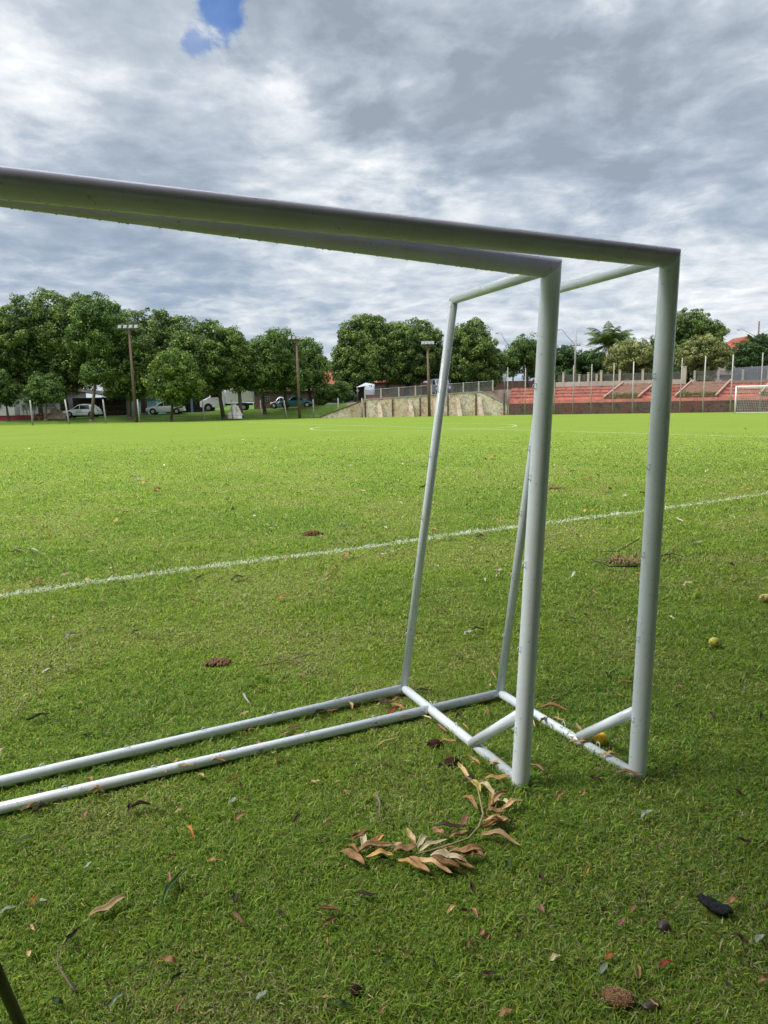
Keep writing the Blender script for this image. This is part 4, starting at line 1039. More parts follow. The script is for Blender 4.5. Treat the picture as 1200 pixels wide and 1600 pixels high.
    for xx in (-hl*.62, hl*.64):
        for sd in (-1, 1):
            a_ = MB(); a_.tube([(xx*flip, sd*(wd_/2-.12), .31), (xx*flip, sd*(wd_/2+.004), .31)], .37, 20); a_.build('wheel_arch', M['black'], rt)
            w_ = MB(); w_.tube([(xx*flip, sd*(wd_/2-.2), .30), (xx*flip, sd*(wd_/2+.03), .30)], .305, 20); wh = w_.build('wheel', M['tyre'], rt)
            w_ = MB(); w_.tube([(xx*flip, sd*(wd_/2-.0), .30), (xx*flip, sd*(wd_/2+.045), .30)], [.2, .17], 16); w_.build('rim', M['rim'], wh)
    for sd in (-1, 1):
        l_ = MB(); l_.ball(((-hl*.965)*flip, sd*wd_*.36, belt*.72), .12, 10, 6, 0, (.9, 1.2, .8)); l_.build('headlight', M['lens'], rt)
        l_ = MB(); l_.box((hl*.97*flip, sd*wd_*.41, belt*.86), (.12, .18, .22)); l_.build('tail_light', M['redlens'], rt)
        m_ = MB(); m_.ball((-hl*.36*flip, sd*(wd_/2+.07), belt*1.06), .08, 8, 6, 0, (.8, 1, .8)); m_.build('wing_mirror', M[paint], rt)
        h_ = MB(); h_.box((gb[0]*.4*flip, sd*(wd_/2+.012), belt*.86), (.18, .025, .03)); h_.build('door_handle', M['black'] if paint != 'carwhite' else M['metal'], rt)
    bm_ = MB(); bm_.box((-hl*1.0*flip, 0, .40), (.10, wd_*.9, .16)); bm_.build('front_bumper', M['black'] if kind != 'old' else M['metal'], rt)
    bm_ = MB(); bm_.box((hl*1.0*flip, 0, .42), (.10, wd_*.9, .16)); bm_.build('rear_bumper', M['black'] if kind == 'hatch2' else (M['metal'] if kind == 'old' else M[paint]), rt)
    return rt, wd_, belt
rt, wd_, belt = car(102, 155, 80.0, 'small white hatchback with two lines of dark lettering on its door', 'carwhite', 1.46, 'hatch', -1, R(4))
for k, (zz, segs) in enumerate(((.72, (.12, .2, .16)), (.58, (.26, .16, .18)))):
    b = MB(); xx = -.42
    for s_ in segs: b.box((xx+s_/2, -wd_/2-.012, zz), (s_, .006, .055)); xx += s_+.05
    b.build('door_lettering', M['black'], rt)
car(231, 287, 81.5, 'white five door hatchback parked right of the blue shed', 'carwhite', 1.47, 'hatch', -1, R(6))
car(438, 450, 88, 'silver car half hidden behind the teal car nose', 'carsilver', 1.4, 'sedan', -1, R(70)) if False else car(424, 452, 89.0, 'silver car parked behind the teal old car, its nose showing', 'carsilver', 1.40, 'sedan', -1, R(4))
car(436, 489, 86.0, 'old teal two door saloon with rounded tail on the bank', 'carteal', 1.36, 'old', -1, R(6))
car(490, 545, 92.5, 'dark car parked left of the leafy shrub with a pale bonnet strip', 'cardark', 1.42, 'sedan', -1, R(5))
car(530, 575, 95, 'black car behind the shrubs at the left end of the stone wall', 'cardark', 1.44, 'hatch', -1, R(5))
# white truck
bs = gpt(357, 85.5); bs.z += .03
tk = empty('white_truck', bs, 'white delivery truck with sloping nose and box body half hidden by trees', 'truck', 'vehicles on the far street', R(5))
b = MB(); prof = [(-3.15, .45), (-3.15, 1.0), (-3.0, 1.22), (-2.1, 1.62), (-1.45, 2.42), (-1.1, 2.55), (-.25, 2.55), (-.25, .45)]
n_ = len(prof); b.add([(x, -.95, z) for x, z in prof]+[(x, .95, z) for x, z in prof], [tuple(range(n_)), tuple(range(n_, 2*n_))[::-1]]+[(i, n_+i, n_+(i+1) % n_, (i+1) % n_) for i in range(n_)])
cbn = b.build('cab', M['carwhite'], tk); md = cbn.modifiers.new('bevel', 'BEVEL'); md.width = .07; md.segments = 2
for sd in (-1, 1):
    b = MB(); b.add([(-1.85, sd*.96, 1.62), (-.55, sd*.96, 1.62), (-.55, sd*.96, 2.3), (-1.42, sd*.96, 2.3)], [(0, 1, 2, 3)]); b.build('side_window', M['glass'], tk)
    b = MB(); b.box((-3.12, sd*.62, .95), (.1, .4, .3)); b.build('headlight', M['lens'], tk)
    b = MB(); b.box((-1.75, sd*1.1, 1.75), (.12, .18, .35)); b.build('wing_mirror', M['black'], tk)
    b = MB(); b.box((-1.15, sd*.955, 1.35), (.22, .03, .04)); b.build('door_handle', M['black'], tk)
b = MB(); b.add([(-2.06, -.8, 1.67), (-2.06, .8, 1.67), (-1.5, .8, 2.38), (-1.5, -.8, 2.38)], [(0, 1, 2, 3)]); b.build('windscreen', M['glass'], tk)
b = MB(); b.box((-3.16, 0, .68), (.06, 1.0, .22)); b.build('grille', M['black'], tk)
b = MB(); b.box((-3.14, 0, .44), (.16, 1.85, .2)); b.build('front_bumper', M['black'], tk)
b = MB(); b.box((1.45, 0, 1.85), (3.1, 2.05, 1.75)); cbx = b.build('cargo_box', M['carwhite'], tk); md = cbx.modifiers.new('bevel', 'BEVEL'); md.width = .04; md.segments = 2
b = MB(); b.box((1.2, 0, .75), (3.4, .8, .25)); b.build('chassis', M['black'], tk)
for xx in (-2.2, 1.9):
    for sd in (-1, 1):
        b = MB(); b.tube([(xx, sd*.62, .38), (xx, sd*.98, .38)], .39, 20); wh = b.build('wheel', M['tyre'], tk)
        b = MB(); b.tube([(xx, sd*.9, .38), (xx, sd*1.0, .38)], [.24, .2], 16); b.build('rim', M['rim'], wh)
        b = MB(); b.tube([(xx, sd*.8, .46), (xx, sd*.957, .46)], .47, 20); b.build('wheel_arch', M['black'], tk)
# dark grey blue van on the upper street, seen from its front
bs = gpt(687, 91); bs.z += .03
vn = empty('parked_van', bs, 'dark blue grey van facing the pitch behind the mesh fence of the stone wall', 'van', 'vehicles on the far street', R(-78))
b = MB(); prof = [(-2.2, .35), (-2.2, .95), (-2.05, 1.15), (-1.5, 1.25), (-.95, 1.95), (-.6, 2.05), (2.2, 2.05), (2.25, .35)]
prof = [(-x, z) for x, z in prof][::-1]
n_ = len(prof); b.add([(x, -.9, z) for x, z in prof]+[(x, .9, z) for x, z in prof], [tuple(range(n_)), tuple(range(n_, 2*n_))[::-1]]+[(i, n_+i, n_+(i+1) % n_, (i+1) % n_) for i in range(n_)])
o = b.build('body', M['vangrey'], vn); md = o.modifiers.new('bevel', 'BEVEL'); md.width = .08; md.segments = 2
b = MB(); b.add([(1.47, -.76, 1.31), (1.47, .76, 1.31), (1.0, .72, 1.91), (1.0, -.72, 1.91)], [(0, 1, 2, 3)]); b.build('windscreen', M['glass'], vn)
for sd in (-1, 1):
    b = MB(); b.add([(1.2, sd*.91, 1.3), (.1, sd*.91, 1.3), (.1, sd*.91, 1.85), (.9, sd*.91, 1.85)], [(0, 1, 2, 3)]); b.build('side_window', M['glass'], vn)
    b = MB(); b.ball((2.17, sd*.66, .85), .15, 10, 6, 0, (.6, 1.1, .9)); b.build('headlight', M['lens'], vn)
    for xx in (1.4, -1.4):
        b = MB(); b.tube([(xx, sd*.7, .32), (xx, sd*.93, .32)], .33, 18); wh = b.build('wheel', M['tyre'], vn)
        b = MB(); b.tube([(xx, sd*.9, .32), (xx, sd*.945, .32)], [.2, .17], 14); b.build('rim', M['rim'], vn and wh)
b = MB(); b.box((2.22, 0, .5), (.1, 1.7, .2)); b.build('front_bumper', M['black'], vn)

# ------------------------------------------------------------------ buildings
def block(px0, px1, py_top, Y, depth, label, wall, roof=None, rz=0.0, name='house', cat='house', over=.3, pitch=0.0, wins=(), door=None, group=None, base_z=None):
    a_ = at(px0, py_top, Y); c_ = at(px1, py_top, Y); wd2 = c_.x-a_.x; z_ = zg((a_.x+c_.x)/2, Y) if base_z is None else base_z; h_ = a_.z-z_
    rt = empty(name, (a_.x, Y, z_), label, cat, group, rz)
    b_ = MB(); b_.box((wd2/2, depth/2, h_/2-.25), (wd2, depth, h_+.5)); b_.build('wall', M[wall], rt)
    if roof:
        b_ = MB()
        if pitch:
            e_ = over; zt = h_; pk = pitch
            vs_ = [(-e_, -e_, zt), (wd2+e_, -e_, zt), (wd2+e_, depth+e_, zt), (-e_, depth+e_, zt), (wd2*.3, depth/2, zt+pk), (wd2*.7, depth/2, zt+pk)]
            b_.add(vs_, [(0, 1, 5, 4), (1, 2, 5), (2, 3, 4, 5), (3, 0, 4), (3, 2, 1, 0)])
        else: b_.box((wd2/2, depth/2-over/2, h_+.06), (wd2+2*over, depth+over, .12))
        b_.build('roof', M[roof], rt)
    for (u0, u1, v0, v1) in wins:
        b_ = MB(); b_.box(((u0+u1)/2*wd2, -.02, (v0+v1)/2*h_), ((u1-u0)*wd2, .08, (v1-v0)*h_)); wn = b_.build('window', M['glass'], rt)
        b_ = MB(); x0_, x1_, y0_, y1_ = u0*wd2, u1*wd2, v0*h_, v1*h_
        for k in range(6): b_.box((x0_+(x1_-x0_)*k/5, -.075, (y0_+y1_)/2), (.035, .03, y1_-y0_+.06))
        for k in range(3): b_.box(((x0_+x1_)/2, -.10, y0_+(y1_-y0_)*k/2), (x1_-x0_+.06, .02, .04))
        b_.build('window_bars', M['metal'], wn)
    if door:
        u0, u1, v1 = door; b_ = MB(); b_.box(((u0+u1)/2*wd2, -.02, v1*h_/2), ((u1-u0)*wd2, .07, v1*h_)); b_.build('door', M['darkwood'], rt)
    return rt, wd2, h_
rt, W2, H2 = block(193, 243, 611, 90, 5, 'light blue shed with a dark blue band and barred window', 'blueold', 'zinc', name='blue_shed', cat='shed', over=.15, wins=((.40, .72, .60, .78),))
b = MB(); b.box((W2/2, -.012, H2*.69), (W2-.01, .03, H2*.24)); b.build('painted_band', M['bluedk'], rt)
block(216, 247, 604, 103, 6, 'pink house top showing above the blue shed roof', 'pinkwall', 'tile', pitch=.6, over=.3)
block(28, 98, 612, 90, 7, 'dim grey plaster house behind the trees at the far left', 'grey_wall', 'tile', pitch=1.4, over=.4, wins=((.15, .3, .4, .7), (.62, .8, .4, .7)), door=(.42, .52, .75))
block(-80, 20, 612, 92, 7, 'pale house behind the left edge trees, mostly hidden', 'white_wall', 'tile', pitch=1.2, over=.4, wins=((.4, .5, .4, .7), (.7, .8, .4, .7)))
rt, W2, H2 = block(113, 192, 622, 89, 6, 'long dark wooden shed with a lean to roof behind the white hatchback', 'darkwood', None, name='dark_shed', cat='shed')
b = MB(); b.add([(-.3, -.5, H2+.9), (W2*.96, -.5, H2-.05), (W2*.96, 6.2, H2+.1), (-.3, 6.2, H2+1.1), (-.3, -.5, H2+1.0), (W2*.96, -.5, H2+.05), (W2*.96, 6.2, H2+.2), (-.3, 6.2, H2+1.2)], [(0, 3, 2, 1), (4, 5, 6, 7), (0, 1, 5, 4), (1, 2, 6, 5), (2, 3, 7, 6), (3, 0, 4, 7)]); b.build('roof', M['darkwood'], rt)
for k in range(14): b = MB(); b.box((W2*(k+.5)/14, -.04, H2*.45), (.10, .06, H2*.9)); b.build('plank_batten', M['darkwood'], rt)
block(160, 182, 602, 112, 6, 'orange and white house glimpsed between trees above the dark shed', 'white_wall', 'tile', pitch=.8, over=.3, wins=((.2, .45, .5, .8),), base_z=.5)
rt, W2, H2 = block(244, 318, 612, 94, 6, 'dark open garage right of the blue shed', 'darkwood', 'zinc', name='garage', cat='garage', over=.3)
for u_ in (.05, .45, .75): b = MB(); b.box((W2*u_, -.3, H2/2), (.25, .25, H2)); b.build('pillar', M['bluedk'], rt)
block(396, 494, 612, 96, 5, 'brown brick house behind the bushy trees and the teal car', 'brownwall', 'darkwood', pitch=.9, over=.4, wins=((.1, .25, .4, .7), (.6, .75, .4, .7)))
block(492, 537, 601, 104, 7, 'white house with a steep red tiled roof beside the round mango', 'white_wall', 'tile', pitch=2.1, over=.5, wins=((.12, .26, .45, .75), (.55, .72, .45, .75)))
block(540, 562, 600, 108, 6, 'small white house glimpsed under the round mango crown', 'white_wall', 'tile', pitch=.9, over=.3, wins=((.5, .75, .3, .7),))
block(585, 645, 598, 108, 6, 'low brown house in shade behind the mango trunks', 'brownwall', 'tile', pitch=.8, over=.3, wins=((.06, .16, .35, .75), (.5, .6, .35, .75)), door=(.3, .38, .8))
block(636, 862, 598, 118, 6, 'long low brown wall behind the right mango above the stone wall', 'brownwall', None, name='brown_wall', cat='wall')
block(840, 1075, 592, 116, 4, 'long dark brown wall in shade behind the upper mesh fence', 'brownwall', None, name='shaded_wall', cat='wall')
block(1123, 1165, 549, 135, 8, 'house with a bright red roof at the upper right', 'cream', 'redroof', pitch=1.9, over=.5, wins=((.3, .45, .4, .7),))
rt, W2, H2 = block(1148, 1186, 540, 150, 6, 'pale house with a gabled roof behind the red roofed house', 'pinkwall', None, wins=((.4, .6, .5, .8),))
b = MB(); b.add([(-.4, -.4, H2-.1), (W2/2, -.4, H2+1.9), (W2+.4, -.4, H2-.1), (-.4, 6.4, H2-.1), (W2/2, 6.4, H2+1.9), (W2+.4, 6.4, H2-.1)], [(0, 1, 4, 3), (1, 2, 5, 4), (0, 2, 1), (3, 4, 5)]); b.build('roof', M['tile'], rt)
block(1128, 1148, 586, 97, 3, 'small grey lean to with a bright tin roof beside the sheet wall', 'grey_wall', 'zinc', name='tin_lean_to', cat='shed', over=.4)
# kiosk with tiled canopy
bs = gpt(657, 95); ks = empty('tiled_shelter', bs, 'small tiled roof shelter on slim white posts beside the dark van', 'shelter')
for xx in (0.1, 2.9):
    for yy in (0, 1.6): b = MB(); b.box((xx, yy, 1.15), (.14, .14, 2.3)); b.build('post', M['white_wall'], ks)
b = MB(); b.add([(-.3, -.5, 2.25), (3.3, -.5, 2.25), (3.3, 2.1, 2.7), (-.3, 2.1, 2.7), (-.3, -.5, 2.38), (3.3, -.5, 2.38), (3.3, 2.1, 2.85), (-.3, 2.1, 2.85)], [(0, 3, 2, 1), (4, 5, 6, 7), (0, 1, 5, 4), (1, 2, 6, 5), (2, 3, 7, 6), (3, 0, 4, 7)]); b.build('roof', M['tile'], ks)
b = MB(); b.box((1.5, 1.7, .7), (2.6, .1, 1.4)); b.build('back_panel', M['redwall'], ks)
# red low walls
for (pa, pb, Y, hh, lab) in ((-10, 47, 80, .55, 'low dark red wall at the foot of the dim house, far left'), (570, 613, 84.5, .75, 'low red wall on the street behind the fence of the stone wall')):
    a_ = gpt(pa, Y); c_ = gpt(pb, Y); b = MB(); b.box(((c_.x-a_.x)/2, 0, hh/2-.1), (c_.x-a_.x, .18, hh+.2)); b.box(((c_.x-a_.x)/2, 0, hh+.03), (c_.x-a_.x+.04, .24, .06))
    o = b.build('low_red_wall', M['redwall'], loc=a_); tag(o, lab, 'wall')
# meter boxes on posts
for px, Y, pm_, lab in ((39, 83.5, 'white_wall', 'white meter cabinet on two legs before the dim house'), (53.5, 83, 'white_wall', 'small white meter box on a post right of the white cabinet')):
    bs = gpt(px, Y); rt = empty('meter_box', bs, lab, 'meter box', 'meter boxes before the dim house')
    b = MB()
    if px < 45: b.box((-.2, 0, .55), (.1, .1, 1.1)); b.box((.2, 0, .55), (.1, .1, 1.1))
    else: b.tube([(0, 0, 0), (0, 0, 2.6)], .05, 8)
    b.build('post', M['white_wall'], rt)
    b = MB(); b.box((0, -.1, 1.45), (.5, .2, .7)); bx = b.build('cabinet', M['white_wall'], rt)
    b = MB(); b.box((0, -.21, 1.55), (.18, .03, .18)); b.build('meter_glass', M['glass'], bx)
# pile of bricks with tan tarpaulin, far left
bs = gpt(66, 77.5); b = MB()
for k in range(26): b.box((random.uniform(-1, .9), random.uniform(-.5, .4), .08+.16*random.randint(0, 3)), (.38, .2, .15), random.uniform(-.5, .5))
o = b.build('brick_pile', M['brick'], loc=bs); tag(o, 'loose pile of orange bricks among the trunks at the far left', 'brick pile')
def draped(name, bs, wx, wy, h_, m_, seed):
    r_ = random.Random(seed); N_ = 18; vs_, fs_ = [], []
    for i in range(N_+1):
        for j in range(N_+1):
            u_, v_ = i/N_*2-1, j/N_*2-1; d_ = max(abs(u_)*.9, abs(v_), math.hypot(u_, v_)*.85)
            z_ = h_*max(0, 1-d_)**.75+.05*r_.random()*h_
            if d_ > .93: z_ = 0.0
            vs_.append((u_*wx+.12*math.sin(v_*7+i), v_*wy+.08*math.sin(u_*9), z_+.06*math.sin(u_*14+v_*6)*(1-d_)))
    for i in range(N_):
        for j in range(N_): fs_.append((i*(N_+1)+j, (i+1)*(N_+1)+j, (i+1)*(N_+1)+j+1, i*(N_+1)+j+1))
    b_ = MB(); b_.add(vs_, fs_, True); return b_.build(name, m_, loc=bs)
tag(draped('tarpaulin', gpt(86, 77.8), 1.15, .7, 1.25, M['tan'], 3), 'crumpled tan tarpaulin heap left of the thick mango trunk', 'tarpaulin')
tag(draped('white_sheet', gpt(367, 79.6), .75, .7, 1.75, M['cloth'], 4), 'dirty white sheet draped over a heap beside the mossy trunk', 'sheet')
# white awning on the street
bs = gpt(572, 90); aw = empty('street_awning', bs, 'small tilted white awning on poles at the left end of the stone wall', 'awning')
b = MB(); b.add([(-1.2, -.8, 1.75), (1.1, -.9, 2.1), (1.2, .9, 2.15), (-1.1, .9, 1.8), (0, 0, 2.35)], [(0, 1, 4), (1, 2, 4), (2, 3, 4), (3, 0, 4)]); b.build('canopy', M['zinc'], aw)
for x, y in ((-1.05, -.7), (1.0, -.8), (1.1, .8), (-1, .8)): b = MB(); b.tube([(x, y, -.1), (x, y, 1.9)], .03, 6); b.build('pole', M['metal'], aw)

# ------------------------------------------------------------------ fallen leaves, twigs, fruit
def leaf_mat(name, c1, c2, c3):
    m = bpy.data.materials.new(name); m.use_nodes = True
    k = NT(m.node_tree); b_ = m.node_tree.nodes['Principled BSDF']; o_ = m.node_tree.nodes['Material Output']
    pos_ = k.n('TexCoord').outputs['Object']
    ob = k.n('ObjectInfo').outputs['Random']
    n1_ = k.noise(k.v('ADD', pos_, k.v('SCALE', (7.1, 3.3, 1.7), None)), 45, 5, .65); n2_ = k.noise(pos_, 160, 4, .6)
    c = k.mix(k.rng(n1_, .36, .62), c1, c2); c = k.mix(k.m('MULTIPLY', k.rng(n2_, .56, .7), .7), c, c3)
    c = k.mix(1.0, c, k.ramp(ob, [(0, .72), (1, 1.2)]), 'MULTIPLY')
    k.L(c, b_.inputs['Base Color']); b_.inputs['Roughness'].default_value = .62; b_.inputs['Specular IOR Level'].default_value = .25
    tr = k.n('BsdfTranslucent'); k.L(c, tr.inputs[0]); mx = k.n('MixShader'); mx.inputs[0].default_value = .18
    k.L(b_.outputs[0], mx.inputs[1]); k.L(tr.outputs[0], mx.inputs[2]); k.L(mx.outputs[0], o_.inputs[0])
    return m
LM = dict(gold=leaf_mat('golden_dry_leaf', (.66, .44, .19), (.55, .32, .12), (.24, .12, .05)), tan=leaf_mat('dry_tan_leaf', (.64, .48, .27), (.54, .36, .17), (.26, .14, .06)), brown=leaf_mat('dry_brown_leaf', (.46, .28, .13), (.34, .185, .08), (.12, .06, .03)),
          dark=leaf_mat('rotten_dark_leaf', (.085, .05, .032), (.05, .032, .022), (.02, .014, .01)), orange=leaf_mat('orange_leaf', (.55, .24, .05), (.42, .15, .04), (.2, .07, .02)),
          pink=leaf_mat('pinkish_leaf', (.46, .24, .16), (.36, .17, .11), (.2, .09, .06)), red=leaf_mat('red_leaf', (.34, .07, .03), (.22, .05, .03), (.1, .03, .02)),
          green=leaf_mat('green_leaf', (.14, .24, .07), (.09, .17, .045), (.05, .09, .02)), darkgreen=leaf_mat('dark_green_leaf', (.05, .095, .03), (.035, .065, .02), (.02, .03, .01)),
          sage=leaf_mat('pale_sage_leaf', (.36, .42, .32), (.28, .34, .25), (.18, .2, .14)), cream=leaf_mat('cream_leaf', (.74, .66, .46), (.62, .52, .33), (.36, .25, .13)),
          white=leaf_mat('whitish_leaf', (.60, .62, .55), (.48, .5, .42), (.3, .3, .24)), yellow=leaf_mat('yellow_leaf', (.55, .45, .10), (.45, .33, .08), (.2, .12, .04)))
STEM = mat('dry_stem', (.33, .27, .13), .8, var=.3, vscale=20); TWIG = mat('dark_twig', (.07, .05, .035), .9, var=.4, vscale=20); GTWIG = mat('grey_twig', (.22, .17, .12), .9, var=.4, vscale=20); YSTEM = mat('fresh_yellow_stem', (.34, .40, .10), .6)
def leaf_geo(p, q_, wid, curl, fold, rnd, z0_=.026, z1_=.026, twist=0.0):
    p, q_ = Vector(p), Vector(q_); p.z = z0_; q_.z = z1_
    ax = (q_-p); Ln = ax.length; ax.normalize(); sd = Vector((-ax.y, ax.x, 0)).normalized(); up = ax.cross(sd); up = up if up.z > 0 else -up
    N_, K_ = 12, 6; vs_, fs_ = [], []
    wv = rnd.uniform(0, 6); bow = rnd.uniform(-.09, .09)
    for i in range(N_+1):
        u_ = i/N_; wl_ = wid*.5*(math.sin(math.pi*min(1, u_**.85*.97+.02))**.75)+.0006
        c = p+ax*(Ln*u_)+up*(curl*.6*Ln*math.sin(math.pi*u_)+.16*wid*math.sin(u_*9+wv))+sd*(bow*Ln*math.sin(math.pi*u_))
        tw = twist*(u_-.4)
        for j in range(K_+1):
            v_ = j/K_*2-1; a_ = fold*abs(v_)
            lat, ht = math.cos(a_)*v_*wl_, math.sin(a_)*abs(v_)*wl_+.12*wl_*math.sin(u_*17+v_*3+wv)*abs(v_)
            vs_.append(c+sd*(lat*math.cos(tw)-ht*math.sin(tw))+up*(lat*math.sin(tw)+ht*math.cos(tw)))
    for i in range(N_):
        for j in range(K_): fs_.append((i*(K_+1)+j, (i+1)*(K_+1)+j, (i+1)*(K_+1)+j+1, i*(K_+1)+j+1))
    return vs_, fs_
def fallen(x0, y0, x1, y1, wcm, mt, label, curl=.08, fold=.5, z=.026, twist=0.0, name='fallen_leaf', group='fallen leaves on the turf'):
    rnd = random.Random(int(x0*7+y0*13)); p, q_ = on(x0, y0, z), on(x1, y1, z)
    vs_, fs_ = leaf_geo(p, q_, wcm/100, curl, fold, rnd, z, z+.008, twist)
    o0 = Vector((p.x, p.y, 0)); b_ = MB(); b_.add([v_-o0 for v_ in vs_], fs_, True)
    o_ = b_.build(name, LM[mt], loc=o0); sm = o_.modifiers.new('thickness', 'SOLIDIFY'); sm.thickness = .0008
    return tag(o_, label, 'leaf', group)
